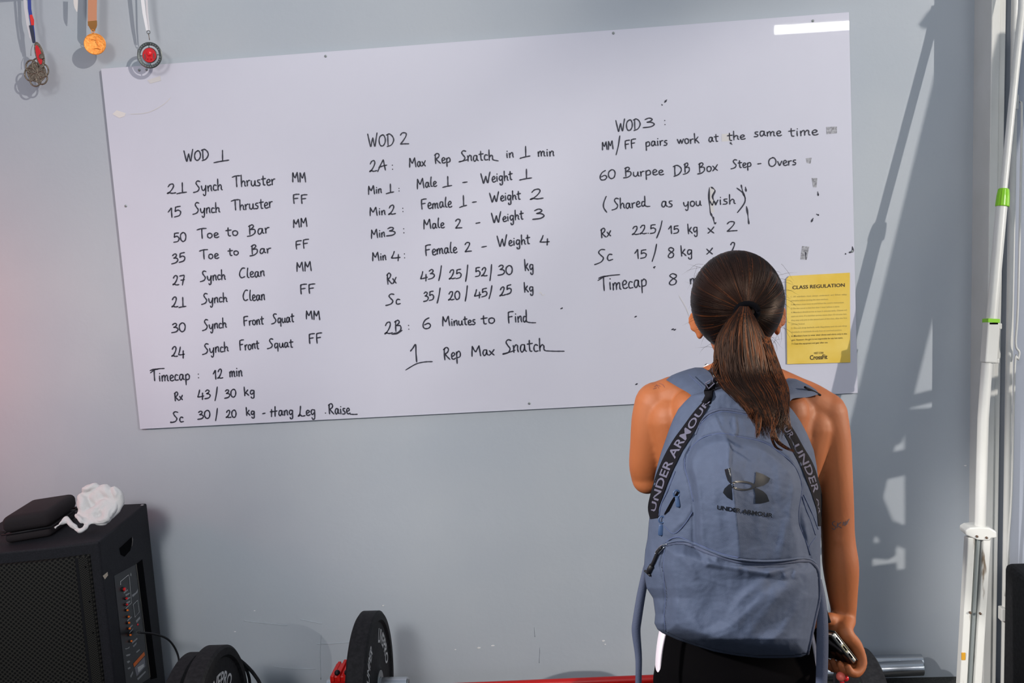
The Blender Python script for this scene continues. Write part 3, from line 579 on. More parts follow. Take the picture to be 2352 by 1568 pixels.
def pbox(name, x0, y0, x1, y1, x2, y2, hw, dep, m, bv=.003, off=0):  # tapered bar following the pole
    A, B = PP(x0, y0), PP(x1, y1); ax = (B-A).normalized(); s = ax.cross(Vector((0, 1, 0))).normalized(); nn = ax.cross(s)
    vs = []
    for q in (A, B):
        for u, v in ((-1, -1), (1, -1), (1, 1), (-1, 1)): vs.append(q+s*(u*hw)+nn*(v*dep)-Vector((0, off, 0)))
    return bevel(mesh(name, vs, [(0, 1, 2, 3), (7, 6, 5, 4), (0, 4, 5, 1), (1, 5, 6, 2), (2, 6, 7, 3), (3, 7, 4, 0)], m, tp), bv)
pbox('latch_housing', 2277, 738, 2270, 833, 0, 0, .0175, .020, M_white, .004)
pbox('latch_cap', 2276.5, 732, 2276, 741, 0, 0, .0170, .021, M_green, .001)
pbox('latch_slot', 2276, 741, 2276, 745, 0, 0, .012, .0208, M_blackshade, .0005)
for (y0, y1) in ((742, 756), (823, 834)):
    A = PP(2290-(y0-742)*.07, y0); B = PP(2290-(y0-742)*.07, y1)
    bevel(MB().box((A.x-.006, A.y-.008, B.z), (A.x+.012, A.y+.008, A.z)).obj('latch_lug', M_white, tp), .003)
MB().tube([PP(2267, 833), PP(2258, 960), PP(2251, 1215)], .0155, 20).obj('lower_tube', M_white, tp, True, 50)
brk = [PP(x, y)-Vector((0, .02, 0)) for x, y in [(2212, 1213), (2222, 1207), (2245, 1205), (2268, 1207), (2283, 1216), (2284, 1230), (2271, 1231), (2266, 1237), (2240, 1235), (2228, 1230), (2213, 1224)]]
bk = [v+Vector((0, .05, 0)) for v in brk]; n = len(brk)
bevel(mesh('bracket', brk+bk, [tuple(range(n)), tuple(range(2*n-1, n-1, -1))]+[(i, (i+1) % n, n+(i+1) % n, n+i) for i in range(n)], M_white, tp), .004, 3)
for x, y in ((2237, 1226), (2259, 1229), (2222, 1400), (2245, 1402)):
    q = PP(x, y)-Vector((0, .022, 0)); mb = MB(); mb.add(*revolve([(.004, .0035), (-.001, .0035), (-.002, .0015)], 12, 'Y', q)); mb.obj('bolt', mat('rusty_bolt', (.10, .06, .04), .7), tp, True, 40)
pbox('rail', 2227, 1232, 2204, 1650, 0, 0, .0105, .016, M_worn)
pbox('rail', 2263, 1232, 2237, 1650, 0, 0, .0105, .016, M_worn)
MB().tube([PP(2246, 1232), PP(2221, 1650)], .0085, 16).obj('piston_rod', M_dsteel, tp, True, 50)
bz = PP(2222, 1650); MB().box((bz.x-.04, bz.y-.03, 0), (bz.x+.05, bz.y+.03, bz.z+.02)).obj('foot', M_black, tp)
q = PP(2208, 1500); bevel(MB().box((q.x-.006, q.y-.019, q.z-.012), (q.x+.005, q.y-.015, q.z+.010)).obj('sticker', mat('yellow_sticker', srgb(205, 150, 40), .6), tp), .0005)
# unseen struts added on the right, laid out to cast the wall shadows
def shp(px, py, yy=.95):
    w = P(px, py, 0); return w+(LP-w)*(yy/-LP.y)
fr = thing('shadow_struts', 'unseen black crossed struts added to the right of the jamb to shadow the wall', 'frame', tuple(shp(2060, 1500)))
for (x0, y0, x1, y1, w) in [(2226, 130, 2008, 1010, 102), (2050, 932, 2180, 900, 24), (2030, 985, 2180, 952, 44), (1970, 1085, 2180, 1040, 52), (1985, 1100, 2048, 1250, 26), (2010, 1205, 2110, 1247, 34), (1945, 1345, 2180, 1318, 40), (2133, 940, 2133, 1640, 84),
                            (2005, 1000, 1960, 1200, 86), (1965, 1180, 1935, 1640, 70), (1990, 1262, 2050, 1268, 26), (2018, 1300, 2060, 1640, 60), (2060, 1350, 2110, 1640, 90), (2125, 60, 2150, 25, 16)]:
    A, B = shp(x0, y0), shp(x1, y1); ax = (B-A).normalized(); s = ax.cross(Vector((0, 1, 0))).normalized(); hw = w/693/2*.93
    if y1 > 1600: B = Vector((B.x, B.y, max(B.z, .02)))
    vs = [q+s*(u*hw)+Vector((0, v*.012, 0)) for q in (A, B) for u, v in ((-1, -1), (1, -1), (1, 1), (-1, 1))]
    bevel(mesh('strut', vs, [(0, 1, 2, 3), (7, 6, 5, 4), (0, 4, 5, 1), (1, 5, 6, 2), (2, 6, 7, 3), (3, 7, 4, 0)], M_black, fr), .002)

# ------------------------------------------------------------------ lamp fixture reflected in the board
def mir(px, py, D): q = P(px, py, D); return Vector((q.x, -D, q.z))
a = mir(1778, 71, 4.0)
fx = thing('ceiling_tube_light', 'long white tube light hanging behind the photographer, mirrored in the board top right', 'lamp', (a.x+.6, -4, a.z))
MB().tube([a+Vector((0, 0, 0)), a+Vector((1.2, 0, 0))], .030, 16).obj('tube', M_tube, fx, True, 50)
bevel(MB().box((a.x-.02, -4.05, a.z+.03), (a.x+1.22, -3.95, a.z+.08)).obj('housing', M_white, fx), .006)
for x in (.2, 1.0): MB().tube([(a.x+x, -4, a.z+.08), (a.x+x, -4, 3.4)], .003, 6).obj('cable', M_dsteel, fx, True)

# ------------------------------------------------------------------ loudspeaker
def plane_hit(px, py, A, Bv, lift=0.0):     # vertical plane through A and Bv; lift towards the camera
    n = Vector((-(Bv.y-A.y), Bv.x-A.x, 0)).normalized()
    if n.dot(CAM-A) < 0: n = -n
    d = ray(px, py); q = A+n*lift; return CAM+d*(n.dot(q-CAM)/n.dot(d))
SH = .73
BR = Vector((-1.186, -.076, 0)); FR = Vector((-1.166, -.468, 0)); FM = Vector((-1.30, -.512, 0)); FL = Vector((-1.60, -.575, 0)); BL = Vector((-1.62, -.09, 0))
spk = thing('loudspeaker', 'large black loudspeaker cabinet with a metal grille at the lower left', 'speaker', (-1.39, -.3, 0))
fp = [BR, FR, FM, FL, BL]
vs = fp+[v+Vector((0, 0, SH)) for v in fp]
bevel(mesh('cabinet', vs, [(4, 3, 2, 1, 0), (5, 6, 7, 8, 9)]+[(i, (i+1) % 5, 5+(i+1) % 5, 5+i) for i in range(5)], M_spk, spk), .006, 3)
gm = mat('perforated_grille', (.05, .048, .042), .45, .4)
nt = gm.node_tree; b_ = nt.nodes['Principled BSDF']; vo = nt.nodes.new('ShaderNodeTexVoronoi'); vo.voronoi_dimensions = '2D'; vo.inputs['Scale'].default_value = 100; vo.inputs['Randomness'].default_value = 0
tc = nt.nodes.new('ShaderNodeTexCoord'); sx_ = nt.nodes.new('ShaderNodeSeparateXYZ'); cx_ = nt.nodes.new('ShaderNodeCombineXYZ'); mp_ = nt.nodes.new('ShaderNodeMapping'); mp_.inputs['Rotation'].default_value = (0, 0, PI/4)
nt.links.new(tc.outputs['Object'], sx_.inputs[0]); nt.links.new(sx_.outputs[0], cx_.inputs[0]); nt.links.new(sx_.outputs[2], cx_.inputs[1]); nt.links.new(cx_.outputs[0], mp_.inputs[0]); nt.links.new(mp_.outputs[0], vo.inputs['Vector'])
cr_ = nt.nodes.new('ShaderNodeValToRGB'); cr_.color_ramp.elements[0].position = .32; cr_.color_ramp.elements[1].position = .42; cr_.color_ramp.elements[0].color = (.002, .002, .002, 1); cr_.color_ramp.elements[1].color = (.040, .037, .032, 1)
nt.links.new(vo.outputs['Distance'], cr_.inputs[0]); nt.links.new(cr_.outputs[0], b_.inputs['Base Color'])
bp = nt.nodes.new('ShaderNodeBump'); bp.inputs['Strength'].default_value = .6; bp.inputs['Distance'].default_value = .002; nt.links.new(cr_.outputs[0], bp.inputs['Height']); nt.links.new(bp.outputs[0], b_.inputs['Normal'])
def slab(name, pts, A, B_, m, parent, l0, l1, bv=0):
    a = [plane_hit(x, y, A, B_, l1) for x, y in pts]; b = [plane_hit(x, y, A, B_, l0) for x, y in pts]; n = len(a)
    o = mesh(name, a+b, [tuple(range(n)), tuple(range(2*n-1, n-1, -1))]+[(i, (i+1) % n, n+(i+1) % n, n+i) for i in range(n)], m, parent)
    if bv: bevel(o, bv, 2)
    return o
# grille spans the bowed front
def front(px, z, off):
    k = px
    p = FR.lerp(FM, k*2) if k < .5 else FM.lerp(FL, (k-.5)*2)
    return Vector((p.x-off*.2, p.y-off, z))
BX_ = [(3, 2, 1, 0), (4, 5, 6, 7), (0, 1, 5, 4), (1, 2, 6, 5), (2, 3, 7, 6), (3, 0, 4, 7)]
mb = MB(); cols = [.10, .2, .3, .4, .5, .62, .75, .88, .97]; vs = []
for k in cols:
    bow = .014*math.sin((k-.1)/.87*PI)+.006
    for z in (.03, SH-.035): vs.append(front(k, z, bow))
    for z in (.03, SH-.035): vs.append(front(k, z, -.004))
fs = []
for i in range(len(cols)-1):
    a = i*4; fs += [(a, a+4, a+5, a+1), (a+2, a+3, a+7, a+6), (a+1, a+5, a+7, a+3), (a, a+2, a+6, a+4)]
fs += [(0, 1, 3, 2), (4*len(cols)-4, 4*len(cols)-2, 4*len(cols)-1, 4*len(cols)-3)]
mesh('grille', vs, fs, gm, spk)
g2 = gm.copy(); g2.name = 'fine_perforation'
for n_ in g2.node_tree.nodes:
    if n_.type == 'TEX_VORONOI': n_.inputs['Scale'].default_value = 190
for nm_, k0, k1, of, mm in (('grille_side_strip', .105, .19, .0125, g2), ('grille_flange', .19, .215, .0145, M_black)):
    a = [front(k0, .035, of), front(k1, .035, of+.004), front(k1, SH-.04, of+.004), front(k0, SH-.04, of)]; b = [v+Vector((0, .006, 0)) for v in a]
    mesh(nm_, a+b, BX_, mm, spk)
for z in (.05, .2, .45, .55, .66):
    p = front(.125, z, .016); mb = MB(); mb.ball(p, .0025, 8, 6); mb.obj('grille_screw', M_blackshade, spk, True)
S = (BR, FR)
slab('handle_shade_patch', [(274, 1259), (303, 1232), (305, 1245), (299, 1264), (286, 1278), (277, 1273)], *S, M_blackshade, spk, -.0005, .0006)  # flat dark patch painted for the shade inside the handle hole
slab('handle_lip', [(303, 1232), (306, 1238), (304, 1252), (302, 1256), (303.5, 1243)], *S, mat('lip', (.10, .085, .075), .5), spk, 0, .0015)
slab('control_panel', [(262, 1322), (313, 1295), (345, 1556), (292, 1590)], *S, mat('panel_black', (.008, .008, .010), .4), spk, -.0005, .0008)
slab('groove_shade_strip', [(314, 1294), (327, 1284), (361, 1556), (346, 1560)], *S, M_blackshade, spk, -.0005, .0010)  # flat dark strip painted for the shade along the panel groove
MB().tube([plane_hit(313, 1295, *S, .0015), plane_hit(345, 1554, *S, .0015)], .0011, 6).obj('panel_edge', mat('edge_grey', (.16, .15, .13), .5), spk)
MB().tube([plane_hit(x, y, *S, .0015) for x, y in [(277, 1343), (277, 1335), (295, 1320), (297, 1325), (302, 1384), (289, 1397)]], .0007, 5).obj('printed_outline', M_wprint, spk)
MB().tube([plane_hit(x, y, *S, .0015) for x, y in [(306, 1388), (316, 1378), (320, 1405), (310, 1417), (306, 1388)]], .0006, 5).obj('printed_outline', M_wprint, spk)
for i, (x, y, r, m) in enumerate([(281, 1353, 5.2, M_enred), (286, 1374, 3, M_enred), (287, 1388, 3, M_enred), (288, 1401, 2.8, M_orange), (291, 1416, 2.8, M_orange), (291.5, 1430, 2.8, M_orange), (293, 1443, 2.8, M_orange), (295, 1458, 2.8, M_orange), (297, 1472, 2.8, M_orange)]):
    A = plane_hit(x, y, *S, 0); k = MB(); k.add(*revolve([(0, r/760*.9), (.010, r/760*.8), (.0105, r/760*.5)], 12, 'X', A)); o = k.obj('knob', m, spk, True, 40)
    k = MB(); k.add(*revolve([(-.001, r/760*1.2), (.005, r/760*1.1), (.0052, r/760*.6)], 12, 'X', A)); k.obj('knob_base', M_black, spk, True, 40)
MB().ball(plane_hit(316, 1434, *S, .001), .0038, 10, 8).obj('indicator', mat('indicator_red', srgb(235, 50, 60), .3), spk, True)
slab('warning_label', [(306, 1524), (331, 1496), (333, 1504), (308, 1532)], *S, M_orange, spk, 0, .0014)
slab('warning_text', [(309, 1533), (332, 1508), (334, 1530), (314, 1553)], *S, mat('label_grey', (.20, .20, .23), .5), spk, 0, .0013)
slab('label_print', [(316, 1532), (330, 1524), (331, 1530), (318, 1544)], *S, M_wprint, spk, .001, .0017)
slab('torn_sticker', [(236, 1322), (247, 1313), (248, 1321), (241, 1330)], *S, mat('sticker_cream', (.6, .5, .38), .6), spk, 0, .0008)
for pts in [[(303, 1366), (312, 1360), (317, 1352), (316, 1360), (305, 1371)], [(300, 1314), (302, 1318), (302, 1323), (299, 1321)], [(284, 1360), (293, 1353), (294, 1355), (285, 1363)], [(288, 1365), (298, 1360), (298, 1363), (289, 1369)], [(289, 1374), (299, 1370), (299, 1373), (290, 1378)], [(290, 1383), (299, 1378), (299, 1382), (291, 1387)],
            [(292, 1424), (302, 1415), (303, 1417), (293, 1427)], [(295, 1442), (304, 1434), (305, 1436), (296, 1445)], [(297, 1452), (306, 1442), (306, 1444), (298, 1454)], [(303, 1474), (315, 1464), (316, 1467), (304, 1478)], [(305, 1483), (314, 1474), (313, 1479), (307, 1486)], [(313, 1496), (321, 1490), (321, 1493), (314, 1499)],
            [(287, 1489), (293, 1488), (298, 1484), (297, 1488), (289, 1491)], [(289, 1504), (294, 1502), (300, 1501), (298, 1505), (291, 1507)], [(291, 1519), (297, 1516), (299, 1519), (294, 1523)], [(293, 1534), (299, 1531), (300, 1534), (295, 1537)], [(299, 1552), (305, 1540), (306, 1545), (301, 1556)], [(315, 1558), (334, 1540), (335, 1543), (317, 1562)], [(312, 1425), (321, 1415), (322, 1420), (314, 1430)]]:
    slab('panel_print', pts, *S, mat('dim_print', (.32, .32, .33), .5), spk, 0, .0013)
q = plane_hit(332, 1161, *S, 0); bevel(MB().box((q.x-.012, q.y-.004, SH-.0005), (q.x-.004, q.y+.004, SH+.001)).obj('corner_mark', M_wprint, spk), .0005)
cb = [plane_hit(318, 1452, *S, .012), plane_hit(318, 1452, *S, .04)]+[P(x, y, yy) for x, y, yy in [(350, 1455, -.30), (383, 1466, -.26), (403, 1490, -.22), (411, 1520, -.22), (402, 1550, -.24), (385, 1590, -.28)]]
e_ = Vector((cb[-1].x-.03, -.3, .004)); cb += [Vector((cb[-1].x-.02, -.29, .06)), e_, e_+Vector((.0, .12, 0))]
cbt = thing('signal_cable', 'thin black cable plugged into the loudspeaker side and looping to the floor', 'cable', tuple(cb[0]))
MB().tube(crs(cb, 8), .0034, 8).obj('cord', M_black, cbt, True); MB().tube([cb[0], cb[0]+(cb[1]-cb[0])*1.0], .0075, 12).obj('plug', M_black, cbt, True, 50)
# case on the speaker
A, B_, C_ = PZ(6, 1230, SH+.03), PZ(116, 1212, SH+.03), PZ(178, 1168, SH+.03)
D_ = A+(C_-B_)
cs = thing('zip_case', 'black padded zip case lying on the loudspeaker beside the white towel', 'case', ((A.x+C_.x)/2, (A.y+C_.y)/2, SH))
def boxy(name, ps, z0, z1, m, par, bv, shrink=0, dome=0):
    c0 = sum(ps, Vector())/4; lo = [p+(c0-p)*shrink for p in ps]; n = 4
    vs = [Vector((p.x, p.y, z0)) for p in lo]+[Vector((p.x, p.y, z1+dome*i)) for i, p in enumerate(lo)]
    return bevel(mesh(name, vs, [(3, 2, 1, 0), (4, 5, 6, 7)]+[(i, (i+1) % 4, 4+(i+1) % 4, 4+i) for i in range(4)], m, par, True), bv, 4)
boxy('lower_shell', [A, B_, C_, D_], SH+.001, SH+.032, M_case, cs, .012, .03)
boxy('lid', [A, B_, C_, D_], SH+.033, SH+.086, M_case, cs, .018, -.02)
lo = [p+((sum([A, B_, C_, D_], Vector())/4)-p)*-.022 for p in (A, B_, C_, D_)]
MB().tube([Vector((p.x, p.y, SH+.0325)) for p in lo+[lo[0]]], .0025, 8).obj('zipper', M_black, cs, True)
zz = Vector((C_.x, C_.y, SH+.032)); bevel(MB().box((zz.x-.002, zz.y-.012, zz.z-.004), (zz.x+.02, zz.y+.002, zz.z+.004)).obj('zip_pull', M_black, cs), .002)
hd = [Vector((A.x-.005, A.y+.02, SH+.03)), Vector((A.x-.05, A.y+.0, SH+.045)), Vector((A.x-.10, A.y+.01, SH+.02)), Vector((A.x-.14, A.y+.03, SH+.003))]
mb = MB(); ribbonstrip(mb, crs(hd, 5), .022, (0, 1, 0), .003); mb.obj('wrist_loop', M_case, cs, True)
# towel
TY = lambda y: -.30-(y-1110)*.0011
tw = MB(); T = lambda x, y, dy=0: P(x, y, TY(y)+dy)
s_ = 1/765
tw.limb([T(192, 1163), T(193, 1138), T(210, 1124, -.01), T(238, 1124, -.01), T(262, 1134, -.01), T(268, 1152), T(258, 1172)], [15*s_, 15*s_, 15*s_, 17*s_, 19*s_, 19*s_, 16*s_])
tw.limb([T(258, 1160), T(248, 1182), T(238, 1196), T(215, 1196), T(190, 1184), T(184, 1172)], [18*s_, 17*s_, 14*s_, 12*s_, 11*s_, 8*s_])
tw.limb([T(205, 1180, .01), T(222, 1170, .0), T(235, 1160, 0), T(225, 1142, .01)], [14*s_, 13*s_, 14*s_, 14*s_])
tw.limb([T(214, 1150, .02), T(225, 1165, .03)], [20*s_, 20*s_])
tw.limb([T(205, 1188), T(200, 1208, -.01), T(180, 1217, -.01), T(168, 1208, -.01), T(160, 1196, -.01), T(152, 1192, -.01), T(141, 1203, -.015), T(123, 1214, -.02)], [10*s_, 8.5*s_, 9*s_, 9*s_, 7*s_, 7*s_, 7*s_, 3*s_], flat=1)
tw.limb([T(205, 1200), T(192, 1200, -.01), T(186, 1188, -.01), T(178, 1180, 0)], [8*s_, 7*s_, 8*s_, 8*s_])
tw.ball(T(230, 1141, .012), 27*s_, 20, 14); tw.ball(T(243, 1166, .012), 25*s_, 20, 14); tw.ball(T(215, 1188, .01), 20*s_, 18, 12)
for i, v in enumerate(tw.v):
    n_ = noise.noise_vector(v*22); tw.v[i] = v+n_*.0035
    if tw.v[i].z < SH+.001: tw.v[i].z = SH+.001
tow = remesh('towel', tw, .0028, M_towel, None, 3)
nrm = [v.normal.copy() for v in tow.data.vertices]
for v, n_ in zip(tow.data.vertices, nrm):
    q = v.co*Vector((1, 1, 1)).x; f1 = 1-abs(noise.noise(q*12+Vector((3, 1, 7)))); f2 = 1-abs(noise.noise(q*26+Vector((9, 4, 2))))
    v.co = v.co+n_*(-.009*max(0, f1-.78)/.22*(1 if v.co.z > SH+.006 else 0)-.0022*max(0, f2-.75)/.25)+Vector((0, 0, 0))
    if v.co.z < SH+.0008: v.co.z = SH+.0008
tag(tow, 'crumpled white towel bundle on the loudspeaker top', 'towel')

# ------------------------------------------------------------------ weights along the wall
def plate(name, label, c, rotz, R=.225, th=.06, m=M_rubber, cat='weight plate', group=None, words=None, wmat=M_wprint):
    t = thing(name, label, cat, (c[0], c[1], 0), group); Mz = Matrix.Rotation(rotz, 3, 'Z'); h = th/2
    pr = [(-h, .0255), (-h, .05), (-h+.004, .055), (-h+.008, .07), (-h+.008, R-.035), (-h, R-.028), (-h, R-.008), (-h+.006, R), (h-.006, R), (h, R-.008), (h, R-.028), (h-.008, R-.035), (h-.008, .07), (h-.004, .055), (h, .05), (h, .0255)]
    vs, fs = revolve(pr, 96, 'X', c, Mz); n = 96; fs = fs[:-2]+[((len(pr)-1)*n+k, (len(pr)-1)*n+(k+1) % n, (k+1) % n, k) for k in range(n)]
    mesh('disc', vs, fs, m, t, True, 35)
    vs, fs = revolve([(-h-.001, .0262), (-h-.001, .046), (h+.001, .046), (h+.001, .0262)], 40, 'X', c, Mz); mesh('hub', vs, fs[:-2], M_dsteel, t, True, 35)
    for wtxt, a0, rr, sz, sgn in (words or []):
        w = len(wtxt)*sz*.62/rr
        def mp(u, v, a0=a0, rr=rr, sz=sz, sgn=sgn, w=w):
            a = a0-sgn*(u-.5)*w; r2 = rr+(v-.5)*sz*(1 if sgn > 0 else 1)
            return Vector(c)+Mz@Vector((sgn*(h-.0068), sgn*-1*0+r2*math.cos(a)*(1), r2*math.sin(a)))
        textmesh('raised_lettering', wtxt, mp, wmat, t, .02, .25, 1)
    return t
def bar_(t, A, B_, r0=.014, sl=.36):
    A, B_ = Vector(A), Vector(B_); d = (B_-A).normalized()
    MB().tube([A+d*sl, B_-d*sl], r0, 16).obj('shaft', M_steel, t, True, 50)
    for s, e in ((A, A+d*sl), (B_-d*sl, B_)):
        MB().tube([s, e], .025, 28).obj('sleeve', M_steel, t, True, 50)
cL = Vector((-.372, -.426, .2255))
plate('bumper_plate', 'black bumper plate with white lettering standing upright mid-left by the wall', cL, 0, words=[('LIVEPRO', .62, .150, .042, 1), ('BUMPER', 2.35, .150, .036, 1)], group='bumper plates along the wall')
bb = thing('loading_bar', 'short bar whose grey sleeve end pokes out of the upright plate at mid-left', 'barbell', (cL.x-.1, cL.y, 0))
MB().tube([(cL.x-.135, cL.y, cL.z), (cL.x+.115, cL.y, cL.z)], .0249, 28).obj('sleeve', M_steel, bb, True, 50)
MB().tube([(cL.x+.1155, cL.y, cL.z), (cL.x+.119, cL.y, cL.z)], .018, 28).obj('end_cap', M_dsteel, bb, True, 50)
cl = thing('bar_collar', 'red ribbed clamp with black knobs behind the upright plate', 'clamp', (cL.x-.08, cL.y, .2))
bevel(MB().box((cL.x-.115, cL.y-.045, .255), (cL.x-.034, cL.y+.045, .282)).obj('body', M_red, cl), .005, 2)
for i in range(4): bevel(MB().box((cL.x-.110+i*.019, cL.y-.05, .265), (cL.x-.100+i*.019, cL.y+.05, .284+.006*i)).obj('rib', M_redr, cl), .002)
for dx in (-.09, -.06): MB().ball((cL.x+dx, cL.y-.045, .292), .009, 12, 8).obj('knob', M_black, cl, True)
mb = MB(); mb.add(*revolve([(-.115, .0255), (-.115, .04), (-.034, .04), (-.034, .0255)], 24, 'X', cL)); mb.obj('ring', M_red, cl, True, 40)
c2 = Vector((-.789, -.65, .2255))
plate('bumper_plate', 'black bumper plate at the bottom left next to the loudspeaker, its lettering just in view', c2, 0, words=[('LIVEPRO', 1.38, .130, .042, 1)], group='bumper plates along the wall')
plate('bumper_plate', 'slightly smaller black bumper plate close behind the bottom left one', Vector((c2.x-.068, c2.y+.01, .2135)), 0, .213, .05, group='bumper plates along the wall')
kb = thing('red_stand', 'red rounded stand beside the black plates and rubber bands', 'stand', (-.70, -.37, 0))
q = P(541, 1536, -.37); bevel(MB().box((q.x-.028, -.39, .0), (q.x+.020, -.35, q.z)).obj('body', M_redr, kb), .012, 4)
A_, B2_ = P(509, 1505, -.37), P(527, 1545, -.37); mb = MB(); mb.tube([A_, (A_+B2_)/2+Vector((.004, 0, .002)), B2_], [.008, .014, .012], 12, True, .5); mb.obj('arm', M_redr, kb, True)
hz = thing('resistance_band', 'black rubber bands looping over the plates at the bottom left', 'band', tuple(P(560, 1540, -.405)))
MB().tube(crs([P(x, y, yy) for x, y, yy in [(455, 1512, -.405), (490, 1500, -.405), (512, 1499, -.405), (535, 1505, -.405), (562, 1525, -.405), (585, 1550, -.405), (600, 1580, -.405), (604, 1640, -.405), (590, 1700, -.4)]], 8), .0055, 10).obj('loop', M_rubber, hz, True)
MB().tube(crs([P(x, y, yy) for x, y, yy in [(500, 1506, -.405), (520, 1508, -.405), (540, 1515, -.405), (560, 1530, -.405), (570, 1548, -.405), (574, 1580, -.405), (570, 1650, -.41)]], 8), .0048, 10).obj('loop', M_rubber, hz, True)
# right hand plates and bars
cR = Vector((1.035, -.763, .2255))
pr_ = plate('bumper_plate', 'black bumper plate with a small green mark standing right of the hand with the phone', cR, 0, group='bumper plates along the wall')
sheet('green_mark', [P(x, y, -.79)+Vector((0, 0, 0)) for x, y in []] or [cR+Vector((-.0235, a, b)) for a, b in [(-.045, .178), (-.030, .158), (-.036, .135), (-.062, .135), (-.062, .156)]], [(0, 1, 2, 3, 4)], mat('green_print', srgb(20, 110, 45), .5), pr_)
b0, b1 = P(1060, 1577, -.12), P(2118, 1533, -.12); dr_ = (b1-b0).normalized()
bA = thing('barbell', 'barbell with a red shaft and chrome sleeves lying low along the wall', 'barbell', (b1.x-.9, -.12, 0))
e0 = b1-dr_*2.35
MB().tube([e0+dr_*.3, b1-dr_*.42], .014, 16).obj('shaft', M_red, bA, True, 50)
MB().tube([b1-dr_*.42, b1], .025, 28).obj('sleeve', M_steel, bA, True, 50); MB().tube([b1-dr_*.45, b1-dr_*.42], .038, 24).obj('stop_ring', M_steel, bA, True, 50)
MB().tube([e0, e0+dr_*.3], .025, 28).obj('sleeve', M_steel, bA, True, 50)
b2 = P(2117, 1519, -.05); bB = thing('short_bar', 'short chrome bar lying against the wall right behind the barbell sleeve', 'bar', (b2.x-.4, -.045, 0))
MB().tube([b2, b2-Vector((.34, 0, 0))], .025, 28).obj('sleeve', M_steel, bB, True, 50); MB().tube([b2-Vector((.34, 0, 0)), b2-Vector((.7, 0, 0))], .014, 16).obj('shaft', M_steel, bB, True, 50)
ck = thing('bar_cradle', 'black rubber block carrying the low barbells behind the plates', 'block', (.95, -.1, 0))
bevel(MB().box((.84, -.16, 0), (.92, -.0, b1.z-.036)).obj('body', M_rubber, ck), .004)

# ------------------------------------------------------------------ the woman
BYY = -1.42
B = lambda x, y, d=0.0: P(x, y, BYY+d)
px = 1/1213
per = thing('person', 'woman with a long dark ponytail and black leggings, back to the camera, facing the whiteboard', 'person', (B(1697, 1500).x, BYY, 0))
def tors(y, cx, hw, ry, dy=0.02): c = B(cx, y, dy); return (c, hw*px, ry)
TS = [(838, 1702, 52, .056, -.005), (862, 1701, 62, .060, 0), (884, 1699, 98, .068, .005), (903, 1697, 150, .078, .01), (930, 1696, 178, .090, .015), (975, 1695, 186, .100, .02), (1040, 1695, 176, .105, .02), (1120, 1695, 156, .102, .02), (1200, 1696, 142, .094, .02), (1270, 1696, 136, .090, .02), (1350, 1696, 150, .098, .015), (1430, 1697, 174, .110, .01), (1500, 1697, 184, .118, .005), (1560, 1697, 184, .115, .005), (1610, 1697, 172, .10, .005)]
body = MB(); body.loft([tors(y, cx, hw, ry, dy) for y, cx, hw, ry, dy in TS][::-1], 40)
# neck and head
body.limb([B(1700, 905, .0), B(1700, 860, .0), B(1699, 810, .012), B(1698, 765, .02)], [.060, .051, .047, .050])
hc = B(1696, 702, .005)
body.ball(hc, (.073, .092, .100), 32, 24)
body.ball(B(1696, 765, .045), (.056, .056, .062), 24, 16)                # jaw
body.ball(B(1696, 800, .078), (.026, .024, .022), 16, 12)                # chin
fc = BYY+.105
body.limb([Vector((hc.x, fc-.012, hc.z+.020)), Vector((hc.x, fc+.004, hc.z-.010)), Vector((hc.x, fc+.010, hc.z-.028))], [.007, .009, .0115], 12)
for sx in (-1, 1):
    body.ball((hc.x+sx*.009, fc+.001, hc.z-.030), (.009, .009, .007), 12, 8)
    body.ball((hc.x+sx*.042, fc-.030, hc.z-.022), (.022, .022, .020), 14, 10)       # cheeks
    body.limb([Vector((hc.x+sx*.014, fc-.008, hc.z+.020)), Vector((hc.x+sx*.045, fc-.022, hc.z+.020))], [.006, .005], 10)
body.limb([Vector((hc.x-.020, fc-.012, hc.z-.056)), Vector((hc.x, fc-.002, hc.z-.054)), Vector((hc.x+.020, fc-.012, hc.z-.056))], [.004, .007, .004], 10)
# ears
for sx, ex, ey in ((-1, 1606, 745), (1, 1786, 735)):
    e = B(ex, ey, .02)
    M_ = Matrix.Rotation(sx*-.62, 3, 'Z')@Matrix.Rotation(sx*.10, 3, 'Y')
    body.ball(e, (.0075, .018, .024), 16, 12, M_)
    ring = [e+M_@Vector((sx*.006, .002+.0165*math.cos(t), .004+.021*math.sin(t))) for t in [(-.9+i*.45) for i in range(12)]]
    body.tube(ring, .0038, 8); body.ball(e+M_@Vector((0, .002, -.021)), (.0065, .009, .009), 12, 8)
# shoulders, shoulder blades
body.limb([B(1618, 905, .01), B(1560, 912, .01), B(1512, 928, .02)], [.046, .044, .043])
body.limb([B(1780, 905, .01), B(1845, 925, .01), B(1889, 950, .015)], [.046, .044, .044])
body.limb([B(1660, 868, .0), B(1600, 892, .005), B(1540, 905, .01)], [.034, .034, .034])
body.limb([B(1742, 868, .0), B(1800, 893, .005), B(1862, 921, .01)], [.034, .034, .034])
body.limb([B(1590, 940, -.040), B(1598, 1020, -.045)], [.040, .036]); body.limb([B(1808, 945, -.040), B(1800, 1025, -.045)], [.040, .036])
body.limb([B(1540, 960, -.01), B(1548, 1010, -.01), B(1560, 1060, 0)], [.045, .040, .04]); body.limb([B(1862, 980, -.005), B(1850, 1040, -.01), B(1835, 1100, 0)], [.044, .040, .04])
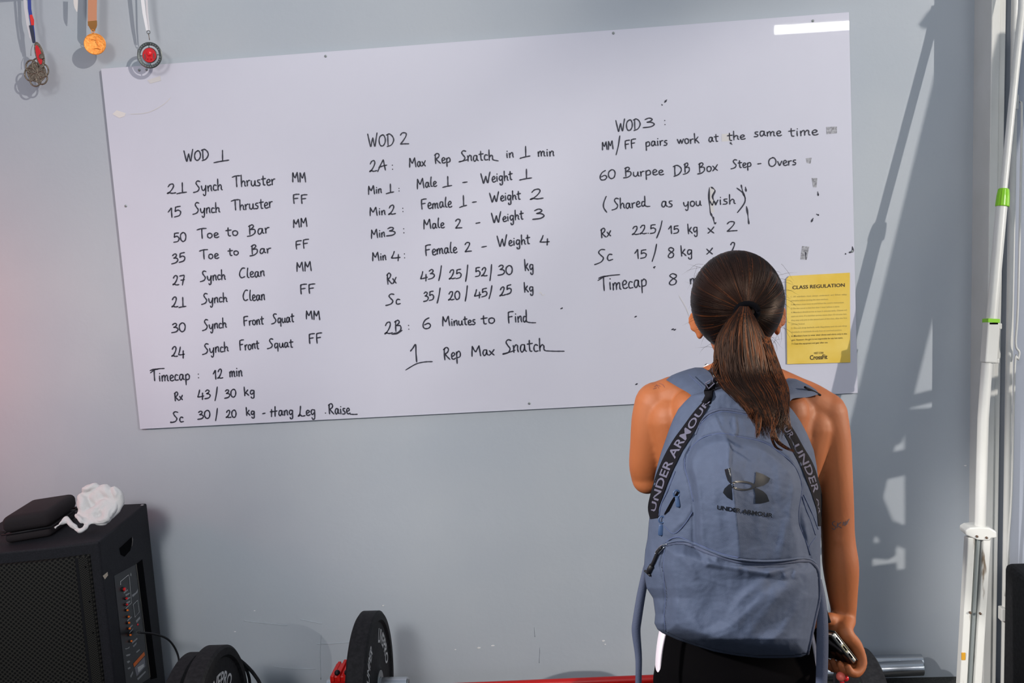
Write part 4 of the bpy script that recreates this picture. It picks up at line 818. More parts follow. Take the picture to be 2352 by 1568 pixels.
# right arm (right side of the photo), hanging
body.limb([B(1893, 950, .012), B(1906, 1000, .005), B(1914, 1070, .0), B(1921, 1160, -.005), B(1925, 1235, -.012), B(1931, 1300, -.018), B(1935, 1360, -.02), B(1939, 1415, -.022)],
          [.0435, .0385, .0350, .0325, .0315, .0338, .0285, .0222], 24)
body.ball(B(1925, 1238, -.024), .0205, 16, 12)
# left arm: elbow raised forwards
body.limb([B(1508, 926, .015), B(1496, 965, .015), B(1489, 1020, .02), B(1484, 1065, .03), B(1486, 1092, .045)], [.0425, .0385, .0355, .0335, .0320], 24)
body.ball(B(1486, 1100, .04), (.030, .032, .029), 18, 14)
body.limb([B(1486, 1094, .045), B(1515, 1085, .12), B(1552, 1065, .19), B(1585, 1040, .235)], [.0320, .0315, .027, .021], 24)
def finger(pts, r): body.limb([Vector(p) for p in pts], r, 12, 1, None, 5)
# right hand round the phone
pe0, pe1 = P(1914, 1455, -1.515), P(1966, 1521, -1.515); ph_e = (pe1-pe0).normalized()
pc_ = (pe0+pe1)/2; ph_l = ((pc_-CAM).normalized()+Vector((-.34, 0, -.20))).normalized(); ph_l = (ph_l-ph_e*ph_l.dot(ph_e)).normalized(); ph_n = ph_e.cross(ph_l).normalized()
if ph_n.x < 0: ph_n = -ph_n           # ph_n points right and up, away from the dark face
Wr = B(1939, 1415, -.022)
def HF(a, b, c): return pc_+ph_e*a+ph_l*b+ph_n*c      # along the phone edge, into depth, off its back
kn = []
for i in range(4):
    dpt = .012+.0205*i
    K = HF(.043-.003*abs(i-1), dpt, .022-.001*i); kn.append(K)
    body.limb([Wr+Vector((.004*(1-i*.6), .008*i-.01, -.004)), HF(-.014, dpt*.9, .026), HF(.018, dpt, .027), K], [.016, .0145, .0125, .0108], 14)
    tl = (.022, .026, .028, .024)[i]
    finger([K, HF(.052, dpt-.002, .013), HF(.0555, dpt-.004, .001), HF(.053, dpt-.006, -.011), HF(.043, dpt-.007, -.0185), HF(.055-tl*1.05, dpt-.008, -.0165)], [.0108, .0098, .0092, .0088, .0082, .0070])
body.limb([Wr+Vector((0, 0, -.004)), HF(-.02, .040, .026), HF(.012, .045, .024)], [.020, .023, .021], 18)
finger([Wr+Vector((-.012, .004, -.012)), HF(-.044, .030, .024), HF(-.0525, .045, .006), HF(-.047, .060, -.014), HF(-.030, .075, -.018)], [.0150, .0135, .0110, .0100, .0078])
# left hand holding the strap
Lw = B(1585, 1040, .235); Ld = (B(1585, 1040, .235)-B(1552, 1065, .19)).normalized(); Lu = Vector((0, 0, 1)); Lu = (Lu-Ld*Lu.dot(Ld)).normalized(); Ln = Ld.cross(Lu)
body.limb([Lw, Lw+Ld*.03, Lw+Ld*.065], [.022, .026, .026], 16)
for i in range(4):
    o_ = Lu*(.027-.018*i); L_ = (.040, .045, .042, .034)[i]
    finger([Lw+Ld*.06+o_, Lw+Ld*.085+o_-Ln*.004, Lw+Ld*(.085+L_*.4)+o_-Ln*.020, Lw+Ld*.085+o_-Ln*.034, Lw+Ld*.070+o_-Ln*.030], [.0095, .0090, .0085, .0080, .0065])
finger([Lw+Ld*.015+Lu*.02, Lw+Ld*.045+Lu*.040-Ln*.012, Lw+Ld*.068+Lu*.040-Ln*.024], [.012, .0105, .0078])
# legs
for sx in (-1, 1):
    h = B(1697+sx*92, 1560, 0); body.limb([h, Vector((h.x+sx*.004, BYY+.0, .62)), Vector((h.x, BYY+.0, .46)), Vector((h.x, BYY-.02, .33)), Vector((h.x, BYY-.01, .09))], [.088, .072, .052, .052, .034], 22)
    body.limb([Vector((h.x, BYY-.02, .055)), Vector((h.x+sx*.01, BYY+.12, .035))], [.034, .024], 14)
bo = remesh('body', body, .0036, M_skin, per, 5, .5)
# eyes
for sx in (-1, 1):
    MB().ball((hc.x+sx*.030, fc-.022, hc.z+.004), (.0125, .010, .0085), 16, 12).obj('eye', mat('eye_white', (.75, .73, .70), .25), per, True)
    e = bpy.data.objects['eye' if sx < 0 else 'eye.001']; MB().ball((hc.x+sx*.030, fc-.0125, hc.z+.004), (.0052, .0018, .0052), 12, 8).obj('iris', mat('iris', (.03, .015, .008), .2), e, True)
    MB().limb([Vector((hc.x+sx*.016, fc-.006, hc.z+.022)), Vector((hc.x+sx*.032, fc-.007, hc.z+.027)), Vector((hc.x+sx*.047, fc-.022, hc.z+.022))], [.0018, .0024, .0012], 8).obj('eyebrow', M_hair, per, True)
MB().limb([Vector((hc.x-.022, fc-.009, hc.z-.056)), Vector((hc.x, fc+.004, hc.z-.0545)), Vector((hc.x+.022, fc-.009, hc.z-.056))], [.0022, .0056, .0022], 12).obj('lips', mat('lips', (.42, .12, .09), .4), per, True)
# clothing
top = MB(); T2 = [t for t in TS if 1040 <= t[0] <= 1430]
top.loft([tors(y, cx, hw+4, ry+.004, dy) for y, cx, hw, ry, dy in T2][::-1], 48)
for sx in (-1, 1): top.limb([B(1697+sx*80, 1060, -.085), B(1697+sx*72, 960, -.075), B(1697+sx*66, 893, -.03), B(1697+sx*66, 885, .03), B(1697+sx*75, 960, .095), B(1697+sx*80, 1060, .115)], [.012]*6, 10, .35)
remesh('sports_top', top, .006, mat('navy_top', (.004, .004, .010), .8, spec=.2), per, 6)
mb = MB(); ribbonstrip(mb, crs([B(1613, 846, .01), B(1628, 854, -.02), B(1640, 866, -.048), B(1652, 884, -.068), B(1662, 905, -.085)], 4), .026, (.8, .2, .5), .003)
stp = mb.obj('patterned_strap', mat('patterned_strap', (.68, .65, .62), .7, col2=(.03, .02, .025), scale=42, lo=.50, hi=.52, detail=0), per)
leg = MB(); leg.loft([tors(y, cx, hw+5, ry+.005, dy) for y, cx, hw, ry, dy in TS if y >= 1350][::-1], 48)
for sx in (-1, 1):
    h = B(1697+sx*92, 1560, 0); leg.limb([h, Vector((h.x+sx*.004, BYY+.0, .62)), Vector((h.x, BYY+.0, .46)), Vector((h.x, BYY-.02, .33)), Vector((h.x, BYY-.01, .11))], [.092, .077, .057, .057, .040], 24)
lg = remesh('leggings', leg, .007, M_legg, per, 5)
for sx in (-1, 1):
    xs = [(1380, 150), (1440, 172), (1500, 183), (1560, 184), (1640, 174), (1760, 166)]
    mb = MB(); ctr = [B(1697+sx*(w-(1 if sx < 0 else 13)), y, .0 if sx < 0 else -.045) for y, w in xs]
    mb.tube(crs(ctr, 6), [.026]*(5*6+1), 20, True, .26, (0, 1, 0)); mb.obj('side_panel', M_whitecl, per, True)
for sx in (-1, 1):
    h = B(1697+sx*92, 1560, 0); sh = MB()
    sh.limb([Vector((h.x, BYY-.045, .050)), Vector((h.x+sx*.004, BYY+.03, .052)), Vector((h.x+sx*.008, BYY+.11, .040)), Vector((h.x+sx*.010, BYY+.165, .033))], [.041, .042, .038, .026], 18)
    for i, v in enumerate(sh.v):
        if v.z < .012: sh.v[i].z = .012
    shs = thing('shoe', None, None); bpy.data.objects.remove(shs)
    so = remesh('shoe', sh, .005, mat('shoe_mesh', (.03, .03, .035), .7), per, 3)
    MB().loft([(Vector((h.x+sx*.004, BYY+.06, z)), .046, .130) for z in (0.0, .022)], 28).obj('sole', mat('sole_white', (.6, .6, .6), .6), so)
# tattoos
def onbody(pts_img, Yg, w, name):
    dg = bpy.context.evaluated_depsgraph_get(); vs = []; fs = []
    inv = bo.matrix_world.inverted()
    from mathutils.bvhtree import BVHTree
    return None
from mathutils.bvhtree import BVHTree
dgx = bpy.context.evaluated_depsgraph_get(); dgx.update()
def bvh(o): 
    me = o.data; T_ = o.matrix_basis if o.parent is None else o.parent.matrix_basis@o.matrix_basis
    return BVHTree.FromPolygons([T_@v.co for v in me.vertices], [tuple(p.vertices) for p in me.polygons])
bt = bvh(bo)
def hit(tree, x, y, off=.0006, fb=-1.46):
    d = ray(x, y).normalized(); h, n, i, _ = tree.ray_cast(CAM, d)
    return (h-d*off) if h is not None else P(x, y, fb)
for nm, sts, w in [('arm_tattoo', [[(1918, 1197), (1912, 1200), (1914, 1206), (1920, 1210), (1916, 1216), (1911, 1212)], [(1924, 1200), (1923, 1212)], [(1932, 1199), (1924, 1206), (1933, 1212)], [(1936, 1206), (1938, 1198), (1941, 1207), (1944, 1196)], [(1945, 1204), (1949, 1194), (1952, 1192)]], 2.0),
                   ('shoulder_tattoo', [[(1503, 888), (1510, 884), (1516, 887)], [(1507, 882), (1513, 891)], [(1514, 880), (1522, 883), (1526, 889)], [(1500, 893), (1508, 890)]], 1.3)]:
    vs = []; fs = []
    for st in sts: ribbon(st, w, lambda x, y: hit(bt, x, y), vs, fs, 4)
    sheet(nm, vs, fs, M_tattoo if nm == 'arm_tattoo' else mat('faint_tattoo', (.16, .05, .035), .5), per)

# ------------------------------------------------------------------ hair
HC = B(1693, 692, -.018); HR = Vector((.0845, .092, .0935))
dT = Vector((.013, -.985, -.10)); dT.normalize()
def hsurf(d, k=1.0):
    q = Vector((d.x*HR.x, d.y*HR.y, d.z*HR.z))*k
    if d.z < -.2: q.y -= (-.2-d.z)*.03*max(0, -d.y)
    return HC+q
cap = MB(); cap.ball(HC, tuple(HR*.985), 40, 28)
cap.ball(B(1697, 752, -.045), (.058, .050, .046), 24, 16); cap.ball(B(1700, 775, -.035), (.044, .042, .040), 20, 14)
hb = remesh('hair', cap, .005, M_hair, per, 3)
tree_h = bvh(hb)
def strandmesh(name, strands, m, parent, r0):
    vs, fs = [], []
    for pts, r in strands:
        N = len(pts); b = len(vs)
        for i, p in enumerate(pts):
            t = (pts[min(i+1, N-1)]-pts[max(i-1, 0)]).normalized(); a = t.cross(Vector((.3, .9, .2)))
            a = a.normalized() if a.length > 1e-4 else Vector((1, 0, 0)); c = t.cross(a); rr = r*(1 if i < N*.6 else max(.15, (N-1-i)/(N*.4)))
            for k in range(3): an = 2*PI*k/3; vs.append(p+a*(rr*math.cos(an))+c*(rr*math.sin(an)))
        fs += [(b+i*3+k, b+i*3+(k+1) % 3, b+i*3+3+(k+1) % 3, b+i*3+3+k) for i in range(N-1) for k in range(3)]
    me = bpy.data.meshes.new(name); me.from_pydata([tuple(v) for v in vs], [], fs); me.update(); me.materials.append(m)
    me.polygons.foreach_set('use_smooth', [True]*len(me.polygons)); o = bpy.data.objects.new(name, me); lk(o, parent); o['kind'] = 'stuff'; return o
ex = Vector((1, 0, 0)); ez = dT.cross(ex).normalized(); ex = ez.cross(dT).normalized()
strs, strs2 = [], []
NS = 2600
for i in range(NS):
    phi = 2*PI*i/NS+random.uniform(-.004, .004); band = random.random()
    th0 = random.uniform(1.35, 1.95) if math.sin(phi)*-ez.z < .0 or True else 1.4
    dn = ex*math.cos(phi)+ez*math.sin(phi)
    down = max(0, -dn.z); th0 = th0*(1-.22*down)
    side = abs(dn.x)*(1 if dn.z < .25 else 0)
    pts = []; n = 18
    clump = noise.noise(Vector((math.cos(phi)*7, math.sin(phi)*7, 0)))*.012; rl_ = random.uniform(-.002, .0055)
    wob = random.uniform(-.03, .03)
    for j in range(n+1):
        t = j/n; th = th0*(1-t)+.10*t; ph = phi+wob*math.sin(t*PI)+.06*math.sin(t*3+phi*3)*t
        d = dT*math.cos(th)+(ex*math.cos(ph)+ez*math.sin(ph))*math.sin(th)
        k = 1.004+clump*math.sin(t*PI)*(.6+.4*math.sin(t*9+phi*5))+rl_
        p = hsurf(d, k)
        if d.z < -.05:   # keep on the cap below the bulge
            c_ = Vector((HC.x, HC.y+.02, p.z)); dd_ = (p-c_); L_ = dd_.length; dd_.normalize()
            h, nn, ii, _ = tree_h.ray_cast(c_+dd_*.4, -dd_)
            if h is not None and (h-c_).length > L_-.01: p = h+dd_*(.0012+rl_*.10)
        if j == n: p = p+Vector((0, -.004, 0))
        pts.append(p)
    (strs if random.random() < .92 else strs2).append((pts, random.uniform(.0006, .0012)))
# flyaways at the temples and nape
for i in range(60):
    sx = random.choice((-1, 1)); y0 = random.uniform(600, 800); x0 = (1697+sx*random.uniform(60, 98)) if y0 < 760 else 1697+sx*random.uniform(50, 70)
    p = B(x0, y0, random.uniform(-.05, 0)); pts = [p]; v = Vector((sx*random.uniform(.2, 1), -.2, random.uniform(-1, .6))).normalized()
    for j in range(8): pts.append(pts[-1]+v*.005); v = (v+Vector((random.uniform(-.3, .3), random.uniform(-.3, .3), random.uniform(-.4, .1)))).normalized()
    strs.append((pts, .00022))
strandmesh('hair_strands', strs, M_hair, per, .001); strandmesh('hair_strands', strs2, M_hair2, per, .001)
hb['label'] = 'dark brown hair pulled back smoothly'
tie = hsurf(dT, 1.0); tr = [tie+Vector((.019*math.cos(t), -.008, .014*math.sin(t)+.001)) for t in [i*2*PI/18 for i in range(19)]]
MB().tube(tr, .0055, 10).obj('hair_tie', M_blackshade, per, True); bpy.data.objects['hair_tie']['label'] = 'black hair tie'

# ------------------------------------------------------------------ backpack
K5 = lambda x, y: (1420+x/4.055, 860+y/4.055)
K6 = lambda x, y: (1420+x/4.055, 1200+y/4.055)
LEFT = [(884, 1678), (888, 1656), (894, 1636), (900, 1612), (907, 1589), (922, 1573), (939, 1558), (962, 1546), (988, 1536), (1037, 1519), (1082, 1506), (1119, 1499), (1163, 1495), (1200, 1490), (1237, 1487), (1262, 1482), (1311, 1478), (1350, 1485), (1373, 1500), (1410, 1505), (1431, 1503), (1445, 1510), (1454, 1522), (1469, 1556), (1481, 1592), (1496, 1640), (1505, 1690), (1511, 1745)]
RIGHT = [(884, 1708), (888, 1732), (894, 1756), (902, 1776), (912, 1794), (932, 1812), (946, 1824), (968, 1839), (996, 1854), (1033, 1869), (1070, 1876), (1107, 1880), (1168, 1884), (1225, 1886), (1274, 1884), (1323, 1885), (1373, 1882), (1434, 1872), (1470, 1865), (1493, 1858), (1503, 1852), (1509, 1838), (1511, 1800)]
def interp(tab, y):
    ys = [a for a, b in tab]; xs = [b for a, b in tab]; return float(np.interp(y, ys, xs))
PANEL = [K5(*p) for p in [(620, 800), (640, 740), (680, 680), (780, 590), (900, 553), (1000, 550), (1130, 580), (1290, 610), (1400, 650), (1550, 760), (1640, 850), (1690, 950), (1710, 1050), (1700, 1150), (1680, 1280), (1690, 1400)]]+[K6(1740, 150), K6(1790, 340), K6(1700, 400), K6(1300, 420), K6(900, 380), K6(720, 260), K6(700, 150)]+[K5(700, 1400), K5(695, 1180), K5(660, 1000), K5(625, 880)]
UPPER = [K5(*p) for p in [(640, 760), (720, 560), (770, 430), (850, 360), (960, 325), (1100, 338), (1290, 378), (1400, 410), (1510, 490), (1600, 600), (1650, 720), (1700, 850), (1720, 1000), (1720, 1160), (1690, 1400), (1750, 1800), (1400, 1900), (800, 1800), (705, 1500), (700, 1180), (665, 1010), (630, 880)]]
POCKET = [K6(*p) for p in [(430, 215), (520, 190), (620, 192), (720, 228), (850, 282), (1000, 335), (1130, 362), (1300, 378), (1500, 374), (1700, 352), (1790, 365), (1850, 430), (1866, 520), (1868, 700), (1820, 930), (1760, 1225), (1600, 1250), (1300, 1245), (1100, 1222), (900, 1186), (700, 1125), (560, 1075), (440, 1020), (425, 870), (440, 700), (430, 560), (395, 400)]]
def sdf(poly, x, y):   # >0 inside (numpy arrays)
    p = np.array(poly); q = np.roll(p, -1, 0); ins = np.zeros(x.shape, bool); d = np.full(x.shape, 1e9)
    for (x0, y0), (x1, y1) in zip(p, q):
        dx, dy = x1-x0, y1-y0; t = np.clip(((x-x0)*dx+(y-y0)*dy)/(dx*dx+dy*dy+1e-9), 0, 1)
        d = np.minimum(d, np.hypot(x-x0-t*dx, y-y0-t*dy))
        c = ((y0 > y) != (y1 > y)) & (x < (x1-x0)*(y-y0)/(y1-y0+1e-12)+x0); ins ^= c
    return np.where(ins, d, -d)
ss_ = lambda t: np.clip(t, 0, 1)**2*(3-2*np.clip(t, 0, 1))
def fold(x, y, pts, w, amp, sharp=1.0):       # crease following a polyline, asymmetric
    p = np.array(pts, float); best = np.full(x.shape, 1e9); sg = np.zeros(x.shape); along = np.zeros(x.shape); tot = 0
    Ls = [math.hypot(*(p[i+1]-p[i])) for i in range(len(p)-1)]; TL = sum(Ls)
    for i in range(len(p)-1):
        dx, dy = p[i+1]-p[i]; L2 = dx*dx+dy*dy; t = np.clip(((x-p[i][0])*dx+(y-p[i][1])*dy)/L2, 0, 1)
        ddx, ddy = x-p[i][0]-t*dx, y-p[i][1]-t*dy; d = np.hypot(ddx, ddy); m = d < best
        best = np.where(m, d, best); sg = np.where(m, np.sign(dx*ddy-dy*ddx), sg); along = np.where(m, (tot+t*Ls[i])/TL, along); tot += Ls[i]
    ww = np.where(sg > 0, w, w*sharp); return amp*np.exp(-(best/ww)**2)*np.sin(np.clip(along, 0, 1)*PI)**.5
FOLDS = [([(1655, 975), (1668, 1000), (1676, 1030), (1672, 1062), (1680, 1100), (1686, 1150), (1693, 1220), (1699, 1290)], 12, .0040, .3),
         ([(1640, 950), (1655, 985), (1672, 1010)], 7, .005, .5), ([(1688, 950), (1692, 985), (1686, 1010)], 6, .004, .5),
         ([(1600, 1060), (1596, 1130), (1606, 1210), (1618, 1290)], 13, .004, 1), ([(1830, 1100), (1822, 1180), (1812, 1280)], 15, .005, .8),
         ([(1640, 1140), (1650, 1200), (1665, 1270)], 12, .004, 1), ([(1790, 1290), (1800, 1240), (1806, 1190)], 10, .004, 1),
         ([(1540, 1370), (1580, 1420), (1620, 1465)], 22, .008, .7), ([(1600, 1470), (1680, 1440), (1760, 1370), (1840, 1330)], 26, .010, .6),
         ([(1670, 1430), (1700, 1380), (1760, 1330)], 20, .007, .6), ([(1840, 1330), (1780, 1380), (1740, 1430), (1700, 1475)], 14, .006, 1),
         ([(1852, 1360), (1800, 1450), (1740, 1490)], 14, .007, .7), ([(1530, 1300), (1545, 1360), (1550, 1420)], 12, .004, 1), ([(1560, 1270), (1585, 1300), (1600, 1330)], 9, .004, 1),
         ([(1715, 1300), (1722, 1325)], 7, .003, 1), ([(1765, 1302), (1772, 1325)], 7, .003, 1), ([(1800, 1302), (1805, 1330)], 7, .004, 1), ([(1828, 1300), (1826, 1330)], 7, .004, 1), ([(1690, 1298), (1700, 1320)], 6, .003, 1),
         ([(1690, 905), (1705, 890), (1712, 915), (1720, 945)], 16, .008, .5), ([(1560, 950), (1540, 1000), (1525, 1060)], 11, .004, 1), ([(1835, 985), (1852, 1030), (1862, 1080)], 9, .005, .8),
         ([(1850, 1190), (1856, 1230), (1852, 1270)], 6, .004, 1), ([(1842, 1160), (1848, 1200), (1856, 1240)], 5, .003, 1), ([(1500, 1260), (1495, 1330)], 10, .005, 1), ([(1530, 1230), (1570, 1195), (1590, 1160)], 8, .004, .7),
         ([(1515, 1380), (1522, 1420), (1515, 1445)], 8, .005, 1), ([(1640, 1080), (1632, 1180), (1640, 1260)], 18, .003, 1), ([(1760, 1050), (1770, 1150), (1760, 1260)], 22, -.003, 1), ([(1650, 1340), (1630, 1400), (1650, 1460)], 30, -.006, 1)]
def ridge(x, y):      # the long creased ridge left of the emblem
    cxr = np.interp(y, [930, 985, 1010, 1062, 1100, 1150, 1220, 1290, 1330], [1652, 1664, 1674, 1674, 1682, 1688, 1696, 1701, 1704]); dx = x-cxr
    a = np.interp(y, [930, 980, 1060, 1200, 1290, 1330], [0, .014, .030, .030, .018, 0])
    return a*np.where(dx < 0, np.exp(-(np.sqrt(dx*dx+9)-3)/46), np.exp(-(np.sqrt(dx*dx+4)-2)/48))
YB = -1.565
def bagdepth(x, y, pocket=False):
    x = np.asarray(x, float); y = np.asarray(y, float)
    L = np.interp(y, [a for a, b in LEFT], [b for a, b in LEFT]); R = np.interp(y, [a for a, b in RIGHT], [b for a, b in RIGHT])
    t = np.clip(2*(x-L)/(R-L+1e-6)-1, -1, 1); prof = (1-np.abs(t)**2.4)**.6
    v = np.clip((y-884)/(1511-884), 0, 1); D = (.035+.075*ss_(v*2.4))*np.minimum(1, ((1-v)*14+.0)**.5)*np.minimum(1, (v*40+.02)**.5)
    d = D*prof
    d = d+.014*ss_(sdf(UPPER, x, y)/16)+.018*ss_(sdf(PANEL, x, y)/20)
    s = sdf(POCKET, x, y); d = d+.030*ss_(s/30)**.8
    d = d+ridge(x, y)*np.minimum(1, prof*1.5)
    for pts, w, a, sh in FOLDS: d = d+fold(x, y, pts, w, a, sh)*np.minimum(1, prof*1.6)
    d = d-.0035*np.exp(-(sdf(PANEL, x, y)/3.2)**2)*(s < 0)-.003*np.exp(-(sdf(UPPER, x, y)/3.)**2)*(y < 1060)*(s < 0)-.0045*np.exp(-(s/3.5)**2)
    return d
_gx, _gy = np.meshgrid(np.arange(1470, 1900, 1.0), np.arange(880, 1520, 1.0)); _GD = bagdepth(_gx, _gy)
def bagd(x, y):
    x = np.clip(np.asarray(x, float)-1470, 0, 428.99); y = np.clip(np.asarray(y, float)-880, 0, 638.99); i = x.astype(int); j = y.astype(int); u = x-i; v = y-j
    return (_GD[j, i]*(1-u)+_GD[j, i+1]*u)*(1-v)+(_GD[j+1, i]*(1-u)+_GD[j+1, i+1]*u)*v
bp_ = thing('backpack', 'slate blue backpack with black lettered straps worn on the back of the woman', 'backpack', (B(1690, 1490).x, -1.56, 1.0))
NU, NV = 150, 240
vv = np.linspace(0, 1, NV); ys = 884+(1511-884)*(vv)
U = (1-np.cos(np.linspace(0, 1, NU)*PI))/2*.5+np.linspace(0, 1, NU)*.5
XX = np.zeros((NV, NU)); YY = np.zeros((NV, NU))
for j, y in enumerate(ys):
    l, r = interp(LEFT, y), interp(RIGHT, y); XX[j] = l+(r-l)*U; YY[j] = y
DD = bagdepth(XX, YY); noi = np.array([[noise.noise(Vector((XX[j, i]/22, YY[j, i]/30, 0)))*.0014+noise.noise(Vector((XX[j, i]/9, YY[j, i]/9, 5)))*.0006 for i in range(NU)] for j in range(NV)])
edge = np.minimum(1, DD/.03); DD = DD+noi*edge
SP_ = sdf(POCKET, XX, YY)
vs = [P(XX[j, i], YY[j, i], YB-DD[j, i]) for j in range(NV) for i in range(NU)]
fs_main, fs_pock = [], []
for j in range(NV-1):
    for i in range(NU-1):
        f = (j*NU+i, j*NU+i+1, (j+1)*NU+i+1, (j+1)*NU+i); (fs_pock if SP_[j, i] > 1 and SP_[j+1, i+1] > 1 else fs_main).append(f)
# back wall of the bag
nb = len(vs); MBK = 8
for j in range(NV):
    l, r = vs[j*NU], vs[j*NU+NU-1]
    for k in range(1, MBK):
        t = k/MBK; q = r.lerp(l, t); q = q+Vector((0, .030*math.sin(t*PI)**.5, 0)); vs.append(q)
def bidx(j, k): return j*NU+NU-1 if k == 0 else (j*NU if k == MBK else nb+j*(MBK-1)+k-1)
for j in range(NV-1):
    for k in range(MBK): fs_main.append((bidx(j, k), bidx(j, k+1), bidx(j+1, k+1), bidx(j+1, k)))
for j in (0, NV-1): fs_main.append(tuple(j*NU+i for i in range(NU))+tuple(bidx(j, k) for k in range(1, MBK)))
def compact(vs, fs):
    used = sorted({i for f in fs for i in f}); mp = {a: b for b, a in enumerate(used)}; return [vs[i] for i in used], [tuple(mp[i] for i in f) for f in fs]
a_, b_ = compact(vs, fs_main+fs_pock); mesh('bag_body', a_, b_, M_bag, bp_, True)
pv, pf = compact(vs, fs_pock); sheetvs = [v+(CAM-v).normalized()*.0022 for v in pv]
n0 = len(sheetvs); po_ = MB(); po_.v = sheetvs; po_.f = pf
o = sheet('front_pocket', sheetvs, pf, M_bag, bp_, True); so_ = o.modifiers.new('thick', 'SOLIDIFY'); so_.thickness = .002; so_.offset = -1
def S(x, y, off=.001):
    d = float(bagd(np.array([x]), np.array([y]))[0]); p = P(x, y, YB-d); return p+(CAM-p).normalized()*off
def seam(name, pts, r, m, off=.0008, closed=False, sub=5, n=8):
    q = crs([(x, y, 0) for x, y in pts], sub, closed)
    if closed: q = q+[q[0]]
    arr = bagd(np.array([v.x for v in q]), np.array([v.y for v in q])); P3 = []
    for v, d in zip(q, arr): p = P(v.x, v.y, YB-float(d)); P3.append(p+(CAM-p).normalized()*off)
    return MB().tube(P3, r, n).obj(name, m, bp_, True)
seam('panel_seam', [K5(*p) for p in [(700, 1180), (660, 1000), (625, 880), (620, 800), (640, 740), (680, 680), (780, 590), (900, 553), (1000, 550), (1130, 580), (1290, 610), (1400, 650), (1550, 760), (1640, 850), (1690, 950), (1710, 1050), (1700, 1150), (1680, 1280), (1690, 1400)]]+[K6(1740, 150), K6(1790, 300)], .0011, M_bagd, .0004)
seam('top_zip', [K5(*p) for p in [(720, 560), (770, 430), (850, 360), (960, 325), (1100, 338), (1290, 378), (1400, 410), (1510, 490), (1600, 600), (1650, 720), (1700, 850)]], .0026, M_strapb, .001)
seam('top_zip_line', [K5(*p) for p in [(750, 500), (785, 440), (860, 378), (960, 345), (1100, 357), (1290, 397), (1400, 430), (1500, 510), (1590, 620), (1640, 740)]], .0009, M_bagd, .0012)
seam('pocket_piping', [K6(*p) for p in [(445, 208), (520, 188), (620, 190), (720, 226), (850, 280), (1000, 333), (1130, 360), (1300, 376), (1500, 372), (1700, 350), (1790, 362), (1850, 430), (1866, 520), (1868, 700), (1820, 930), (1760, 1215)]], .0040, M_strapb, .0005)
seam('pocket_zip', [K6(*p) for p in [(450, 190), (560, 165), (640, 172), (740, 208), (860, 262), (1000, 312), (1130, 340), (1300, 356), (1500, 352), (1700, 330), (1790, 342), (1840, 380)]], .0022, M_bag, .0022)
seam('pocket_zip_line', [K6(*p) for p in [(460, 200), (560, 176), (640, 181), (735, 217), (855, 271), (1000, 322), (1130, 350), (1300, 366), (1500, 362), (1700, 340), (1790, 352)]], .0007, M_bagd, .0040)
seam('pocket_hem', [K6(*p) for p in [(440, 185), (500, 145), (570, 135), (640, 160), (740, 200), (870, 256), (1000, 300), (1120, 325)]], .0012, M_bagd, .0015)
seam('side_seam', [K6(*p) for p in [(432, 230), (425, 350), (430, 560), (440, 700), (428, 870), (445, 1010)]], .0010, M_bagd, .0006)
seam('side_seam', [K5(*p) for p in [(530, 900), (460, 1080), (400, 1210), (375, 1345)]], .0010, M_bagd, .0006)
seam('side_seam', [K5(*p) for p in [(690, 1280), (620, 1390), (520, 1480), (430, 1410)]], .0009, M_bagd, .0006)
seam('side_seam', [(1846, 1136), (1857, 1160), (1868, 1185), (1879, 1215)], .0010, M_bagd, .0006)
seam('side_seam', [(1843, 1140), (1850, 1165), (1862, 1195), (1873, 1228)], .0010, M_bagd, .0006)
seam('side_seam', [(1856, 1259), (1864, 1246), (1875, 1232)], .0007, M_bagd, .0006)
# side openings with black lining
for nm, pts in (('side_opening', [(545, 1095), (568, 1090), (545, 1130), (470, 1270), (425, 1310), (430, 1290), (490, 1180)]),):
    pp = [K5(*p) for p in pts]; q = [S(x, y, .0025) for x, y in pp]; sheet(nm, q, [tuple(range(len(q)))], M_blackshade, bp_)
def pull(name, x0, y0, x1, y1, w, m):
    a, b = S(x0, y0, .004), S(x1, y1, .004); mb = MB(); mb.tube([a, a.lerp(b, .1), a.lerp(b, .5), a.lerp(b, .9), b], [w*.5, w*.62, w*.75, w*.75, w*.45], 14, True, .35, (1, 0, 0)); o = mb.obj(name, m, bp_, True); return o
M_pull = mat('blue_zip_pull', (.030, .060, .135), .45)
pull('zip_pull', *K5(400, 1395), *K5(395, 1500), .0062, M_pull); pull('zip_pull', *K5(545, 1130), *K5(560, 1235), .0052, M_pull)
for x, y in (K5(405, 1350), K5(543, 1108)):
    c = S(x, y, .004); MB().tube([c+_r*(.0052*math.cos(t))+_u*(.0058*math.sin(t)) for t in [i*2*PI/14 for i in range(15)]], .0014, 8).obj('zip_slider', M_pull, bp_, True)
q = [K6(*p) for p in [(455, 200), (400, 215), (350, 270), (352, 292), (375, 285), (430, 225)]]
MB().tube([Vector(v) for v in crs([S(x, y, .006) for x, y in q], 5)], .0011, 8).obj('wire_loop', M_steel, bp_, True)
MB().tube(crs([S(*K6(x, y), .006) for x, y in [(400, 230), (365, 280), (330, 360), (305, 410)]], 5), .0030, 8).obj('pull_cord', M_black, bp_, True)
MB().tube([S(*K6(x, y), .007) for x, y in [(312, 400), (290, 440), (280, 465)]], [.0045, .0050, .0035], 10).obj('cord_end', M_black, bp_, True)
MB().tube([S(*K6(x, y), .007) for x, y in [(250, 448), (275, 470), (297, 492)]], .0022, 8).obj('cord_toggle', M_black, bp_, True)
